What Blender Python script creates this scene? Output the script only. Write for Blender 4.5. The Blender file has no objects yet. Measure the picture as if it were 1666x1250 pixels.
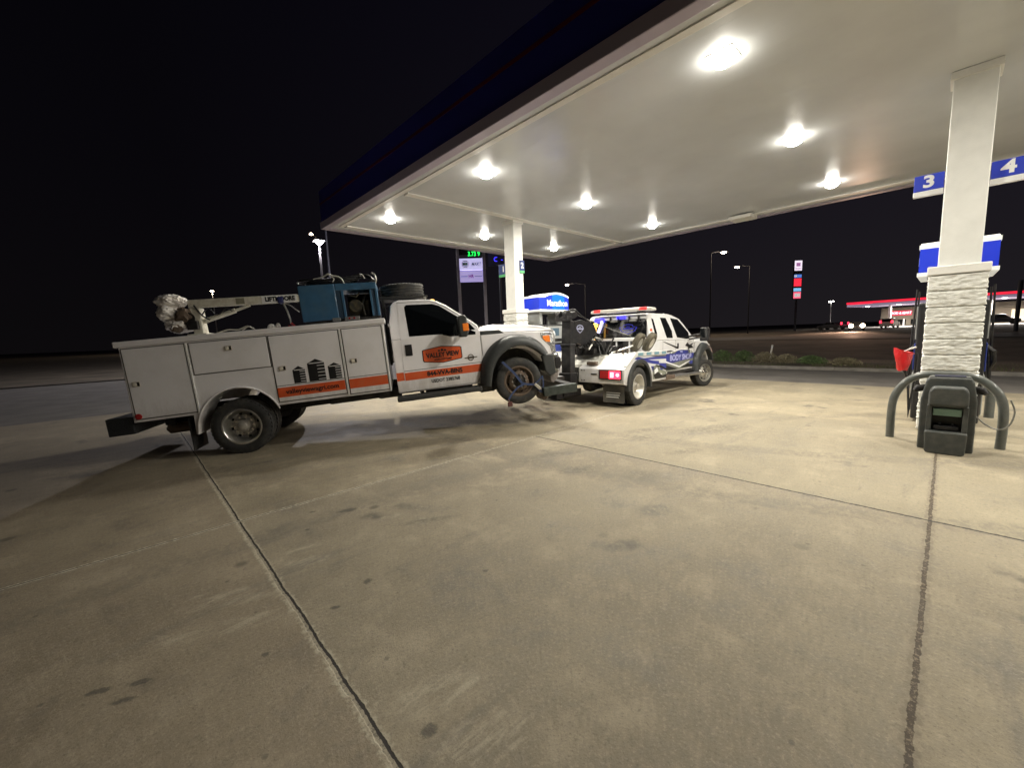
import bpy, bmesh, math, random
from mathutils import Vector, Matrix, noise
random.seed(7)
S = bpy.context.scene
COL = S.collection
PI = math.pi

# ---------------------------------------------------------------- camera
cam_d = bpy.data.cameras.new("camera"); cam = bpy.data.objects.new("camera", cam_d); COL.objects.link(cam)
PITCH, ROLL, YAW = math.radians(-6.963), math.radians(-2.106), math.radians(46.867)
fwd = Vector((math.cos(YAW)*math.cos(PITCH), math.sin(YAW)*math.cos(PITCH), math.sin(PITCH)))
rgt = Vector((math.sin(YAW), -math.cos(YAW), 0)); upv = rgt.cross(fwd)
r2 = math.cos(ROLL)*rgt + math.sin(ROLL)*upv; u2 = -math.sin(ROLL)*rgt + math.cos(ROLL)*upv
cam.matrix_world = Matrix(((r2.x, u2.x, -fwd.x, 0), (r2.y, u2.y, -fwd.y, 0), (r2.z, u2.z, -fwd.z, 1.6), (0, 0, 0, 1)))
cam_d.sensor_width = 36; cam_d.lens = 36*663.62/1666; cam_d.clip_end = 2000; cam_d.clip_start = 0.05
S.camera = cam

# ---------------------------------------------------------------- night sky
W = bpy.data.worlds.new("World"); S.world = W; W.use_nodes = True
wn = W.node_tree; wn.nodes.clear()
wo = wn.nodes.new("ShaderNodeOutputWorld"); bg = wn.nodes.new("ShaderNodeBackground")
tc = wn.nodes.new("ShaderNodeTexCoord"); sx = wn.nodes.new("ShaderNodeSeparateXYZ"); rp = wn.nodes.new("ShaderNodeValToRGB")
wn.links.new(tc.outputs["Generated"], sx.inputs[0]); wn.links.new(sx.outputs[2], rp.inputs[0])
e = rp.color_ramp.elements
e[0].position = 0.0; e[0].color = (.0105, .0090, .0105, 1)
e[1].position = 0.75; e[1].color = (.0030, .0026, .0062, 1)
k = rp.color_ramp.elements.new(.3); k.color = (.0068, .0058, .0090, 1)
wn.links.new(rp.outputs[0], bg.inputs[0])
dt = wn.nodes.new("ShaderNodeVectorMath"); dt.operation = 'DOT_PRODUCT'; wn.links.new(tc.outputs["Generated"], dt.inputs[0]); dt.inputs[1].default_value = (.85, -.5, 0)
mr = wn.nodes.new("ShaderNodeMapRange"); mr.inputs[1].default_value = -.4; mr.inputs[2].default_value = 1.0; mr.inputs[3].default_value = .34; mr.inputs[4].default_value = 1.35
wn.links.new(dt.outputs["Value"], mr.inputs[0]); wn.links.new(mr.outputs[0], bg.inputs[1])
wn.links.new(bg.outputs[0], wo.inputs[0])
S.view_settings.view_transform = 'Standard'; S.view_settings.look = 'None'
S.view_settings.exposure = 0.0; S.view_settings.gamma = 1.0
try:
    S.cycles.max_bounces = 6; S.cycles.sample_clamp_indirect = 4.0
    S.cycles.use_denoising = True
except Exception: pass

CANOPY_W = 172.0          # each canopy luminaire
POLE_W = 12000.0
LAMP_COL = (1.0, .945, .82)

# ---------------------------------------------------------------- materials
MATS = {}
def mat(name, col, rough=.5, metal=0.0, emit=None, es=0.0, vary=0.0, vscale=6.0, bump=0.0, bscale=40.0, coat=0.0, trans=0.0, dirt=None, dscale=3.0, damt=.5, stretch=None, spec=None, splash=None):
    if name in MATS: return MATS[name]
    m = bpy.data.materials.new(name); m.use_nodes = True; MATS[name] = m
    nt = m.node_tree; b = nt.nodes["Principled BSDF"]
    b.inputs["Base Color"].default_value = (*col, 1); b.inputs["Roughness"].default_value = rough
    b.inputs["Metallic"].default_value = metal
    if coat: b.inputs["Coat Weight"].default_value = coat; b.inputs["Coat Roughness"].default_value = .08
    if trans: b.inputs["Transmission Weight"].default_value = trans
    if spec is not None: b.inputs["Specular IOR Level"].default_value = spec
    if emit: b.inputs["Emission Color"].default_value = (*emit, 1); b.inputs["Emission Strength"].default_value = es
    if vary or bump or dirt:
        t = nt.nodes.new("ShaderNodeTexCoord"); src = t.outputs["Object"]
        if stretch:
            mp = nt.nodes.new("ShaderNodeMapping"); mp.inputs["Scale"].default_value = stretch
            nt.links.new(src, mp.inputs[0]); src = mp.outputs[0]
        last = None
        if vary:
            n = nt.nodes.new("ShaderNodeTexNoise"); n.inputs["Scale"].default_value = vscale; n.inputs["Detail"].default_value = 6
            nt.links.new(src, n.inputs["Vector"])
            r = nt.nodes.new("ShaderNodeValToRGB"); el = r.color_ramp.elements
            el[0].position = .3; el[1].position = .7
            el[0].color = (*[c*(1-vary) for c in col], 1); el[1].color = (*[min(1, c*(1+vary)) for c in col], 1)
            nt.links.new(n.outputs[0], r.inputs[0]); last = r.outputs[0]
        if dirt:
            n = nt.nodes.new("ShaderNodeTexNoise"); n.inputs["Scale"].default_value = dscale; n.inputs["Detail"].default_value = 8; n.inputs["Roughness"].default_value = .65
            nt.links.new(src, n.inputs["Vector"])
            r = nt.nodes.new("ShaderNodeValToRGB"); el = r.color_ramp.elements
            el[0].position = .45; el[0].color = (0, 0, 0, 1); el[1].position = .75; el[1].color = (damt, damt, damt, 1)
            nt.links.new(n.outputs[0], r.inputs[0])
            mx = nt.nodes.new("ShaderNodeMixRGB"); nt.links.new(r.outputs[0], mx.inputs[0])
            if last: nt.links.new(last, mx.inputs[1])
            else: mx.inputs[1].default_value = (*col, 1)
            mx.inputs[2].default_value = (*dirt, 1); last = mx.outputs[0]
        if splash:      # road dirt thrown up the lower panels
            z0_, z1_, am_, dc_ = splash
            sp_ = nt.nodes.new("ShaderNodeSeparateXYZ"); nt.links.new(t.outputs["Object"], sp_.inputs[0])
            n = nt.nodes.new("ShaderNodeTexNoise"); n.inputs["Scale"].default_value = 5; n.inputs["Detail"].default_value = 9; n.inputs["Roughness"].default_value = .7
            mp2 = nt.nodes.new("ShaderNodeMapping"); mp2.inputs["Scale"].default_value = (1.6, 1, .5); nt.links.new(t.outputs["Object"], mp2.inputs[0]); nt.links.new(mp2.outputs[0], n.inputs["Vector"])
            a1 = nt.nodes.new("ShaderNodeMath"); a1.operation = 'MULTIPLY_ADD'; nt.links.new(n.outputs[0], a1.inputs[0]); a1.inputs[1].default_value = -.9; nt.links.new(sp_.outputs[2], a1.inputs[2])
            m1 = nt.nodes.new("ShaderNodeMapRange"); m1.interpolation_type = 'SMOOTHSTEP'; nt.links.new(a1.outputs[0], m1.inputs[0])
            m1.inputs[1].default_value = z1_-.45; m1.inputs[2].default_value = z0_-.45; m1.inputs[3].default_value = 0; m1.inputs[4].default_value = am_
            mx = nt.nodes.new("ShaderNodeMixRGB"); nt.links.new(m1.outputs[0], mx.inputs[0])
            if last: nt.links.new(last, mx.inputs[1])
            else: mx.inputs[1].default_value = (*col, 1)
            mx.inputs[2].default_value = (*dc_, 1); last = mx.outputs[0]
        if last: nt.links.new(last, b.inputs["Base Color"])
        if bump:
            n = nt.nodes.new("ShaderNodeTexNoise"); n.inputs["Scale"].default_value = bscale; n.inputs["Detail"].default_value = 5
            nt.links.new(src, n.inputs["Vector"])
            bp = nt.nodes.new("ShaderNodeBump"); bp.inputs["Strength"].default_value = bump; bp.inputs["Distance"].default_value = .02
            nt.links.new(n.outputs[0], bp.inputs["Height"]); nt.links.new(bp.outputs[0], b.inputs["Normal"])
    return m

paint = mat("white_paint", (.87, .85, .87), .32, coat=.4, dirt=(.42, .38, .31), dscale=2.2, damt=.2, bump=.03, bscale=4, splash=(.45, 1.0, .45, (.26, .21, .15)))
paint_t = mat("tow_white_paint", (.76, .76, .77), .28, coat=.5, dirt=(.45, .42, .36), dscale=3, damt=.25, splash=(.4, .9, .5, (.28, .24, .18)))
orange = mat("orange_vinyl", (.68, .10, .025), .4, vary=.1, dirt=(.3, .16, .09), dscale=6, damt=.45)
blackv = mat("black_vinyl", (.012, .012, .013), .45)
plastic = mat("grey_plastic", (.035, .038, .038), .48, vary=.15, vscale=12, bump=.05, bscale=200)
blackm = mat("black_metal", (.012, .012, .014), .42, metal=.2, vary=.3, vscale=14, dirt=(.07, .06, .05), dscale=7, damt=.5)
frame_m = mat("frame_black", (.018, .017, .016), .65, dirt=(.09, .075, .055), dscale=9, damt=.6)
rubber = mat("rubber", (.022, .022, .022), .75, dirt=(.085, .075, .06), dscale=9, damt=.7, bump=.15, bscale=60)
chrome = mat("chrome", (.75, .74, .72), .16, metal=1.0, dirt=(.32, .28, .22), dscale=14, damt=.5)
alu = mat("aluminium", (.62, .61, .58), .3, metal=.9, dirt=(.3, .27, .22), dscale=12, damt=.5)
steel = mat("steel_grey", (.30, .30, .29), .45, metal=.6, vary=.2, vscale=20)
rust = mat("rusty_steel", (.12, .085, .06), .7, dirt=(.06, .04, .03), dscale=25, damt=.8, bump=.2, bscale=60)
glassd = mat("dark_glass", (.006, .007, .008), .06, coat=.6, spec=.8)
amber = mat("amber_lens", (.85, .22, .03), .25, emit=(1, .25, .03), es=.12)
amberlit = mat("amber_lit", (.95, .5, .1), .25, emit=(1, .55, .1), es=2.2)
redlens = mat("red_lens", (.35, .02, .02), .25)
redlit = mat("red_lit", (.9, .05, .08), .3, emit=(1, .02, .05), es=5.0)
pinklit = mat("lit_reverse_lens", (1, .5, .55), .3, emit=(1, .38, .42), es=3.2)
lens = mat("headlight_lens", (.55, .56, .58), .1, metal=.7, coat=1, vary=.7, vscale=22, bump=1.0, bscale=35, dirt=(.05, .05, .06), dscale=18, damt=.7)
gap = mat("door_gap", (.10, .095, .09), .8)
bluep = mat("blue_welder_paint", (.042, .12, .22), .42, coat=.2, vary=.12, vscale=8, dirt=(.12, .17, .2), dscale=6, damt=.35)
wrap = mat("plastic_wrap", (.80, .77, .74), .4, dirt=(.34, .25, .16), dscale=5, damt=.6, bump=.5, bscale=20)
creampaint = mat("crane_paint", (.66, .64, .55), .45, dirt=(.28, .22, .14), dscale=12, damt=.6)
strapblue = mat("blue_webbing", (.035, .055, .13), .85)
navy = mat("navy_vinyl", (.035, .045, .26), .35, vary=.1)
tealg = mat("reflective_tape_teal", (.16, .30, .36), .4)
greyv = mat("grey_vinyl", (.20, .21, .17), .45, vary=.3, vscale=8)
lightg = mat("light_grey_vinyl", (.62, .62, .60), .4)

# ---------------------------------------------------------------- mesh helpers
SPLIT = {'hitch_bracket', 'bright_lens', 'topper_panel', 'corner_post', 'door_pillar', 'mast_collar', 'step_bracket', 'blue_strobe', 'bar_clamp', 'work_lamp', 'red_lens', 'tie_down_hooks', 'outlet_box', 'lit_window', 'dark_opening', 'ceiling_strip', 'fog_lamp_recess', 'fuel_tank', 'side_panel', 'wipers', 'winch', 'boom_plate', 'boom_strut', 'air_hose', 'rag_bundle', 'red_switch', 'step_board', 'edge_trim', 'fascia', 'red_band', 'door_seam', 'orange_stripe', 'pinstripe', 'tail_section', 'rub_rail', 'sheave_head', 'small_panel', 'keypad', 'hitch', 'side_window_glass'}
class MB:
    def __init__(s): s.v = []; s.f = []; s.m = []
    def add(s, vs, fs, mi=0):
        o = len(s.v); s.v += [tuple(v) for v in vs]; s.f += [tuple(i+o for i in f) for f in fs]; s.m += [mi]*len(fs); return s
    def box(s, x0, x1, y0, y1, z0, z1, mi=0):
        vs = [(x0,y0,z0),(x1,y0,z0),(x1,y1,z0),(x0,y1,z0),(x0,y0,z1),(x1,y0,z1),(x1,y1,z1),(x0,y1,z1)]
        return s.add(vs, [(0,3,2,1),(4,5,6,7),(0,1,5,4),(1,2,6,5),(2,3,7,6),(3,0,4,7)], mi)
    def obox(s, M, sx, sy, sz, mi=0):
        o = len(s.v); s.box(-sx/2, sx/2, -sy/2, sy/2, -sz/2, sz/2, mi)
        for i in range(o, len(s.v)): s.v[i] = tuple(M @ Vector(s.v[i]))
        return s
    def prism(s, pts, y0, y1, mi=0):            # (x, z) outline pushed along y
        n = len(pts); vs = [(x, y0, z) for x, z in pts] + [(x, y1, z) for x, z in pts]
        fs = [tuple(range(n)), tuple(range(2*n-1, n-1, -1))] + [(i, i+n, (i+1) % n + n, (i+1) % n) for i in range(n)]
        return s.add(vs, fs, mi)
    def prismf(s, pts, fa, fb, mi=0):           # like prism with y given by functions of z
        n = len(pts); vs = [(x, fa(z), z) for x, z in pts] + [(x, fb(z), z) for x, z in pts]
        fs = [tuple(range(n)), tuple(range(2*n-1, n-1, -1))] + [(i, i+n, (i+1) % n + n, (i+1) % n) for i in range(n)]
        return s.add(vs, fs, mi)
    def prismx(s, pts, x0, x1, mi=0):           # (y, z) outline pushed along x
        n = len(pts); vs = [(x0, y, z) for y, z in pts] + [(x1, y, z) for y, z in pts]
        fs = [tuple(range(n)), tuple(range(2*n-1, n-1, -1))] + [(i, i+n, (i+1) % n + n, (i+1) % n) for i in range(n)]
        return s.add(vs, fs, mi)
    def prismz(s, pts, z0, z1, mi=0):
        n = len(pts); vs = [(x, y, z0) for x, y in pts] + [(x, y, z1) for x, y in pts]
        fs = [tuple(range(n)), tuple(range(2*n-1, n-1, -1))] + [(i, i+n, (i+1) % n + n, (i+1) % n) for i in range(n)]
        return s.add(vs, fs, mi)
    def tube(s, pts, r, n=10, mi=0, caps=True, flat=None):
        pts = [Vector(p) for p in pts]; rings = []
        rr = r if isinstance(r, (list, tuple)) else [r]*len(pts)
        prev = None
        for i, p in enumerate(pts):
            d = (pts[min(i+1, len(pts)-1)] - pts[max(i-1, 0)]).normalized()
            if prev is None:
                a = Vector((0, 0, 1)) if abs(d.z) < .9 else Vector((1, 0, 0))
                u = d.cross(a).normalized()
            else:
                u = (prev - d*prev.dot(d)).normalized()
            prev = u; w = d.cross(u)
            fl = flat if flat else 1.0
            rings.append([p + rr[i]*(math.cos(2*PI*j/n)*u*fl + math.sin(2*PI*j/n)*w) for j in range(n)])
        vs = [v for r_ in rings for v in r_]; fs = []
        for i in range(len(rings)-1):
            for j in range(n):
                fs.append((i*n+j, i*n+(j+1) % n, (i+1)*n+(j+1) % n, (i+1)*n+j))
        if caps: fs += [tuple(range(n-1, -1, -1)), tuple(range((len(rings)-1)*n, len(rings)*n))]
        return s.add(vs, fs, mi)
    def lathe(s, prof, c=(0,0,0), axis='y', n=48, mi=0, closed=False, caps=True):   # prof: (radius, along)
        vs = []; c = Vector(c)
        for r, a in prof:
            for j in range(n):
                t = 2*PI*j/n; x, z = r*math.cos(t), r*math.sin(t)
                vs.append(c + (Vector((x, a, z)) if axis == 'y' else Vector((x, z, a)) if axis == 'z' else Vector((a, x, z))))
        fs = []; m = len(prof)
        for i in range(m if closed else m-1):
            k = (i+1) % m
            for j in range(n): fs.append((i*n+j, i*n+(j+1) % n, k*n+(j+1) % n, k*n+j))
        if not closed and caps: fs += [tuple(range(n)), tuple(range((m-1)*n, m*n))]
        return s.add(vs, fs, mi)
    def split(s):
        par = list(range(len(s.v)))
        def fnd(a):
            while par[a] != a: par[a] = par[par[a]]; a = par[a]
            return a
        for f in s.f:
            for q in f[1:]: par[fnd(q)] = fnd(f[0])
        out = {}
        for f, m_ in zip(s.f, s.m): out.setdefault(fnd(f[0]), []).append((f, m_))
        res = []
        for fl in out.values():
            b = MB(); mp = {}
            for f, m_ in fl:
                nf = []
                for q in f:
                    if q not in mp: mp[q] = len(b.v); b.v.append(s.v[q])
                    nf.append(mp[q])
                b.f.append(tuple(nf)); b.m.append(m_)
            res.append(b)
        return res
    def build(s, name, mats, parent=None, bevel=0, seg=2, smooth=False, angle=35, label=None):
        if name in SPLIT:
            ps_ = s.split()
            if len(ps_) > 1:
                for b in ps_: o = b._build(name, mats, parent, bevel, seg, smooth, angle, label)
                return o
        return s._build(name, mats, parent, bevel, seg, smooth, angle, label)
    def _build(s, name, mats, parent=None, bevel=0, seg=2, smooth=False, angle=35, label=None):
        me = bpy.data.meshes.new(name); me.from_pydata(s.v, [], s.f)
        for m in (mats if isinstance(mats, (list, tuple)) else [mats]): me.materials.append(m)
        for i, p in enumerate(me.polygons): p.material_index = s.m[i]
        bm = bmesh.new(); bm.from_mesh(me); bmesh.ops.recalc_face_normals(bm, faces=bm.faces); bm.to_mesh(me); bm.free()
        if smooth:
            for p in me.polygons: p.use_smooth = True
            try: me.set_sharp_from_angle(angle=math.radians(angle))
            except Exception: pass
        o = bpy.data.objects.new(name, me); COL.objects.link(o)
        if parent: o.parent = parent
        if label: o['label'] = label
        if bevel:
            b = o.modifiers.new("bevel", 'BEVEL'); b.width = bevel; b.segments = seg; b.limit_method = 'ANGLE'; b.angle_limit = math.radians(30)
        return o

def tag(o, label=None, cat=None, group=None, kind=None):
    if label: o['label'] = label
    if cat: o['category'] = cat
    if group: o['group'] = group
    if kind: o['kind'] = kind
    return o
def thing(name, label, cat, loc=(0,0,0), rz=0, group=None, M=None):
    o = bpy.data.objects.new(name, None); COL.objects.link(o); o.empty_display_size = .2
    if M is not None: o.matrix_world = M
    else: o.location = loc; o.rotation_euler = (0, 0, rz)
    return tag(o, label, cat, group)
def sub(name, parent, loc=(0,0,0), rot=(0,0,0)):
    o = bpy.data.objects.new(name, None); COL.objects.link(o); o.parent = parent; o.location = loc; o.rotation_euler = rot; o.empty_display_size = .1
    return o
def copy_tree(o, parent=None):
    c = o.copy(); COL.objects.link(c); c.parent = parent
    for ch in list(o.children): copy_tree(ch, c)
    return c
def text(name, body, size, origin, right, up, m, parent=None, extrude=.0015, align='CENTER', xs=1.0, bold=0.0, shear=0.0, arc=0.0):
    cu = bpy.data.curves.new(name, 'FONT'); cu.body = body; cu.size = size; cu.align_x = align; cu.align_y = 'CENTER'
    cu.extrude = extrude; cu.offset = bold; cu.shear = shear; cu.resolution_u = 3
    t = bpy.data.objects.new(name, cu); COL.objects.link(t)
    bpy.context.view_layer.update()
    me = bpy.data.meshes.new_from_object(t); bpy.data.objects.remove(t); bpy.data.curves.remove(cu)
    me.name = name; R = Vector(right).normalized(); U = Vector(up).normalized(); N = R.cross(U); o0 = Vector(origin)
    for v in me.vertices:
        x, y, z = v.co; v.co = o0 + R*(x*xs) + U*y + N*(z+extrude)
    me.materials.clear(); me.materials.append(m)
    o = bpy.data.objects.new(name, me); COL.objects.link(o)
    if parent: o.parent = parent
    return o

# ---------------------------------------------------------------- ground
BR = [(-300, 0), (-40, 0), (0, 0), (8, 0), (10, -.06), (12, -.14), (15, -.21), (18, -.27), (20.5, -.31), (24, -.42), (30, -.55), (45, -.2), (60, .05), (70, .22), (400, .22), (900, .22)]
def gz(x):
    for (a, za), (b, zb) in zip(BR, BR[1:]):
        if a <= x <= b: return za + (zb-za)*(x-a)/(b-a)
    return .22
def sheet(name, x0, x1, y0, y1, dz, m, kind='structure', thick=0):
    xs = sorted({x0, x1} | {b for b, _ in BR if x0 < b < x1}); mb = MB()
    vs = [(x, y, gz(x)+dz) for x in xs for y in (y0, y1)]
    fs = [(2*i, 2*i+2, 2*i+3, 2*i+1) for i in range(len(xs)-1)]
    mb.add(vs, fs)
    o = mb.build(name, m); o['kind'] = kind
    return o

def concrete_material():
    m = bpy.data.materials.new("concrete"); m.use_nodes = True; nt = m.node_tree; N = nt.nodes; L = nt.links
    b = N["Principled BSDF"]; b.inputs["Roughness"].default_value = .8
    tc = N.new("ShaderNodeTexCoord"); P = tc.outputs["Object"]
    def math_(op, a, bb=None, c=None, clamp=False):
        n = N.new("ShaderNodeMath"); n.operation = op; n.use_clamp = clamp
        for i, q in enumerate((a, bb, c)):
            if q is None: continue
            if isinstance(q, (int, float)): n.inputs[i].default_value = q
            else: L.new(q, n.inputs[i])
        return n.outputs[0]
    def noise_(scale, detail=6, rough=.6, vec=P, stretch=None):
        if stretch:
            mp = N.new("ShaderNodeMapping"); mp.inputs["Scale"].default_value = stretch[:3]
            if len(stretch) > 3: mp.inputs["Rotation"].default_value = (0, 0, stretch[3])
            L.new(vec, mp.inputs[0]); vec = mp.outputs[0]
        n = N.new("ShaderNodeTexNoise"); n.inputs["Scale"].default_value = scale; n.inputs["Detail"].default_value = detail; n.inputs["Roughness"].default_value = rough
        L.new(vec, n.inputs["Vector"]); return n.outputs[0]
    def ramp(v, p0, p1, c0=0, c1=1):
        n = N.new("ShaderNodeMapRange"); n.interpolation_type = 'SMOOTHSTEP'
        n.inputs[1].default_value = p0; n.inputs[2].default_value = p1; n.inputs[3].default_value = c0; n.inputs[4].default_value = c1
        L.new(v, n.inputs[0]); return n.outputs[0]
    def mix(f, a, c2):
        n = N.new("ShaderNodeMixRGB")
        if isinstance(f, (int, float)): n.inputs[0].default_value = f
        else: L.new(f, n.inputs[0])
        for i, q in ((1, a), (2, c2)):
            if isinstance(q, tuple): n.inputs[i].default_value = (*q, 1)
            else: L.new(q, n.inputs[i])
        return n.outputs[0]
    xyz = N.new("ShaderNodeSeparateXYZ"); L.new(P, xyz.inputs[0]); X, Y = xyz.outputs[0], xyz.outputs[1]
    big = noise_(.35, 5); mid = noise_(1.7, 9, .72); fine = noise_(14, 6, .7); grit = noise_(130, 3, .6)
    col = mix(ramp(big, .3, .7), (.190, .157, .104), (.308, .262, .178))
    col = mix(ramp(mid, .48, .70, 0, .75), col, (.43, .365, .26))
    col = mix(ramp(mid, .48, .30, 0, .75), col, (.115, .10, .078))
    col = mix(ramp(fine, .35, .75, 0, .35), col, (.19, .17, .14))
    col = mix(ramp(grit, .58, .74, 0, .5), col, (.12, .105, .085))
    col = mix(ramp(grit, .36, .26, 0, .5), col, (.46, .42, .34))
    # each poured slab its own tone
    col = mix(ramp(X, 4.495, 4.505, 0, .16), col, (.44, .385, .245)); col = mix(ramp(X, .585, .575, 0, .22), col, (.21, .155, .115))
    cell = N.new("ShaderNodeTexWhiteNoise"); cell.noise_dimensions = '2D'
    cm = N.new("ShaderNodeCombineXYZ")
    L.new(math_('FLOOR', math_('DIVIDE', math_('SUBTRACT', X, .58), 3.92)), cm.inputs[0]); L.new(math_('FLOOR', math_('DIVIDE', Y, 4.3)), cm.inputs[1])
    L.new(cm.outputs[0], cell.inputs[0])
    col = mix(ramp(cell.outputs[0], 0, 1, 0, .22), col, (.17, .155, .13))
    # tyre scuffs and oil
    sc = noise_(1.3, 7, .7, stretch=(.35, 2.4, 1, .5)); col = mix(ramp(sc, .55, .72, 0, .5), col, (.13, .12, .105))
    sc2 = noise_(1.1, 7, .7, stretch=(2.6, .35, 1, .18)); col = mix(ramp(sc2, .62, .78, 0, .4), col, (.47, .43, .33))
    sc3 = noise_(7, 9, .85); col = mix(ramp(sc3, .52, .70, 0, .45), col, (.39, .33, .24)); col = mix(ramp(sc3, .46, .30, 0, .5), col, (.105, .09, .07))
    gr2 = noise_(55, 4, .75); col = mix(ramp(gr2, .52, .68, 0, .4), col, (.40, .34, .25)); col = mix(ramp(gr2, .45, .32, 0, .45), col, (.09, .078, .06))
    # tyre tracks swinging past the pumps
    for rad, cx_, cy_, st in ((9.2, 14.5, 4.5, .5), (11.0, 14.5, 4.5, .45), (13.4, 1.0, -9.6, .4), (15.1, 1.0, -9.6, .35)):
        dx_ = math_('SUBTRACT', X, cx_); dy_ = math_('SUBTRACT', Y, cy_)
        rr_ = math_('SQRT', math_('ADD', math_('MULTIPLY', dx_, dx_), math_('MULTIPLY', dy_, dy_)))
        dd_ = math_('ABSOLUTE', math_('SUBTRACT', rr_, rad))
        col = mix(math_('MULTIPLY', ramp(math_('ADD', dd_, math_('MULTIPLY', mid, .1)), .24, .12), ramp(fine, .35, .65, 0, st)), col, (.12, .105, .085))
    oil = noise_(.9, 4, .55); oil2 = noise_(5, 5, .7)
    col = mix(math_('MULTIPLY', ramp(oil, .62, .70), ramp(oil2, .35, .6, 0, .75)), col, (.075, .068, .06))
    vor = N.new("ShaderNodeTexVoronoi"); vor.inputs["Scale"].default_value = .75; L.new(P, vor.inputs["Vector"])
    d = math_('ADD', vor.outputs["Distance"], math_('MULTIPLY', fine, .05))
    col = mix(ramp(d, .075, .05, 0, .4), col, (.07, .06, .05))
    vor3 = N.new('ShaderNodeTexVoronoi'); vor3.inputs['Scale'].default_value = 1.7; L.new(P, vor3.inputs['Vector'])
    col = mix(math_('MULTIPLY', ramp(math_('ADD', vor3.outputs['Distance'], math_('MULTIPLY', oil2, .12)), .17, .10), ramp(big, .40, .55, 0, .7)), col, (.075, .065, .052))
    vor2 = N.new("ShaderNodeTexVoronoi"); vor2.inputs["Scale"].default_value = 3.4; L.new(P, vor2.inputs["Vector"])
    col = mix(ramp(math_('ADD', vor2.outputs["Distance"], math_('MULTIPLY', fine, .06)), .085, .06, 0, .55), col, (.08, .072, .06))
    # single stains, scuffs and worn pale patches, with some truck shade painted in
    en2 = noise_(17, 6, .8)
    edge_n = math_('ADD', math_('MULTIPLY', math_('SUBTRACT', sc3, .5), 5.5), math_('MULTIPLY', math_('SUBTRACT', en2, .5), 3.5))
    patchy = ramp(math_('ADD', sc3, math_('MULTIPLY', math_('SUBTRACT', en2, .5), .6)), .40, .62)
    streaky = ramp(noise_(9, 7, .75, stretch=(.35, 1.8, 1, -.45)), .42, .62)
    def spot(cx_, cy_, ra, rb, c, amt, ang=-27, mask=None):
        nonlocal col
        ca, sa = math.cos(math.radians(ang)), math.sin(math.radians(ang))
        dx_ = math_('SUBTRACT', X, cx_); dy_ = math_('SUBTRACT', Y, cy_)
        u_ = math_('DIVIDE', math_('ADD', math_('MULTIPLY', dx_, ca), math_('MULTIPLY', dy_, sa)), ra)
        v_ = math_('DIVIDE', math_('SUBTRACT', math_('MULTIPLY', dy_, ca), math_('MULTIPLY', dx_, sa)), rb)
        r_ = math_('ADD', math_('ADD', math_('MULTIPLY', u_, u_), math_('MULTIPLY', v_, v_)), edge_n)
        f_ = ramp(r_, 1.5, .1, 0, amt)
        if mask is not None: f_ = math_('MULTIPLY', f_, mask)
        col = mix(f_, col, c)
    for q in ((-0.27, 2.632, 0.045, 0.02), (-0.13, 2.561, 0.05, 0.018), (-0.193, 2.48, 0.05, 0.018), (0.729, 1.354, 0.035, 0.03), (0.748, 2.424, 0.03, 0.015), (0.999, 2.542, 0.03, 0.03), (1.347, 3.782, 0.09, 0.05), (0.959, 3.649, 0.02, 0.015), (1.11, 4.005, 0.03, 0.015), (0.348, 2.308, 0.02, 0.02), (1.618, 2.059, 0.02, 0.015)):
        spot(*q, (.055, .050, .043), .7)
    for q in ((1.749, 3.036, 0.3, 0.05), (3.977, 3.441, 0.45, 0.09), (3.698, 2.829, 0.3, 0.14), (3.969, 2.199, 0.25, 0.2), (3.265, 1.689, 0.2, 0.13), (5.954, 3.14, 0.6, 0.16), (6.52, 2.413, 0.8, 0.28), (5.149, 2.243, 0.3, 0.1), (8.058, 3.163, 0.7, 0.09), (5.6, 5.2, .9, .45), (4.4, 5.9, .8, .3)):  # closing pair: wet patch below the truck's front, partly its shade painted in
        spot(*q, (.085, .076, .062), .8, -27, patchy)
    for q in ((1.6, 3.346, 0.1, 0.05), (0.818, 3.331, 0.16, 0.07), (0.794, 3.106, 0.16, 0.07), (0.317, 2.958, 0.3, 0.06), (0.249, 2.718, 0.35, 0.07), (0.258, 3.107, 0.2, 0.05), (0.867, 1.459, 0.25, 0.1), (0.895, 1.15, 0.22, 0.09), (3.434, 0.773, 0.03, 0.02)):
        spot(*q, (.46, .41, .31), .5, -27, streaky)
    # hairline cracks
    wob = N.new("ShaderNodeVectorMath"); wob.operation = 'ADD'
    nv = N.new("ShaderNodeTexNoise"); nv.inputs["Scale"].default_value = 1.2; nv.inputs["Detail"].default_value = 4; L.new(P, nv.inputs["Vector"])
    L.new(P, wob.inputs[0]); L.new(nv.outputs["Color"], wob.inputs[1])
    # joints
    jn = noise_(3.0, 5, .6); jf = noise_(28, 4, .7)
    hm = None
    def joint(axis, pos, w, c, edge=None, wobble=.02, fade=None, grain=None):
        nonlocal col, hm
        dd = math_('ABSOLUTE', math_('SUBTRACT', math_('ADD', axis, math_('MULTIPLY', math_('SUBTRACT', jn, .5), wobble)), pos))
        ww = math_('MULTIPLY_ADD', jf, w*3.2, w*-.2)
        if edge:
            ec = math_('MULTIPLY', ramp(math_('DIVIDE', dd, ww), 3.4, 1.6), ramp(jf, .35, .6, .15, .8)); col = mix(ec, col, edge)
        if grain: c = mix(ramp(gr2, .50, .60, 0, .8), c, grain)
        mk = ramp(math_('DIVIDE', dd, ww), 1.15, .8)
        if fade: mk = math_('MULTIPLY', mk, fade)
        col = mix(mk, col, c); hm = mk if hm is None else math_('MAXIMUM', hm, mk)
    dark = (.022, .018, .015)
    joint(X, .569, .0080, (.30, .265, .20), (.42, .38, .29), .035, None, (.10, .09, .07)); joint(X, .580, .0048, dark, None, .035)
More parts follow.
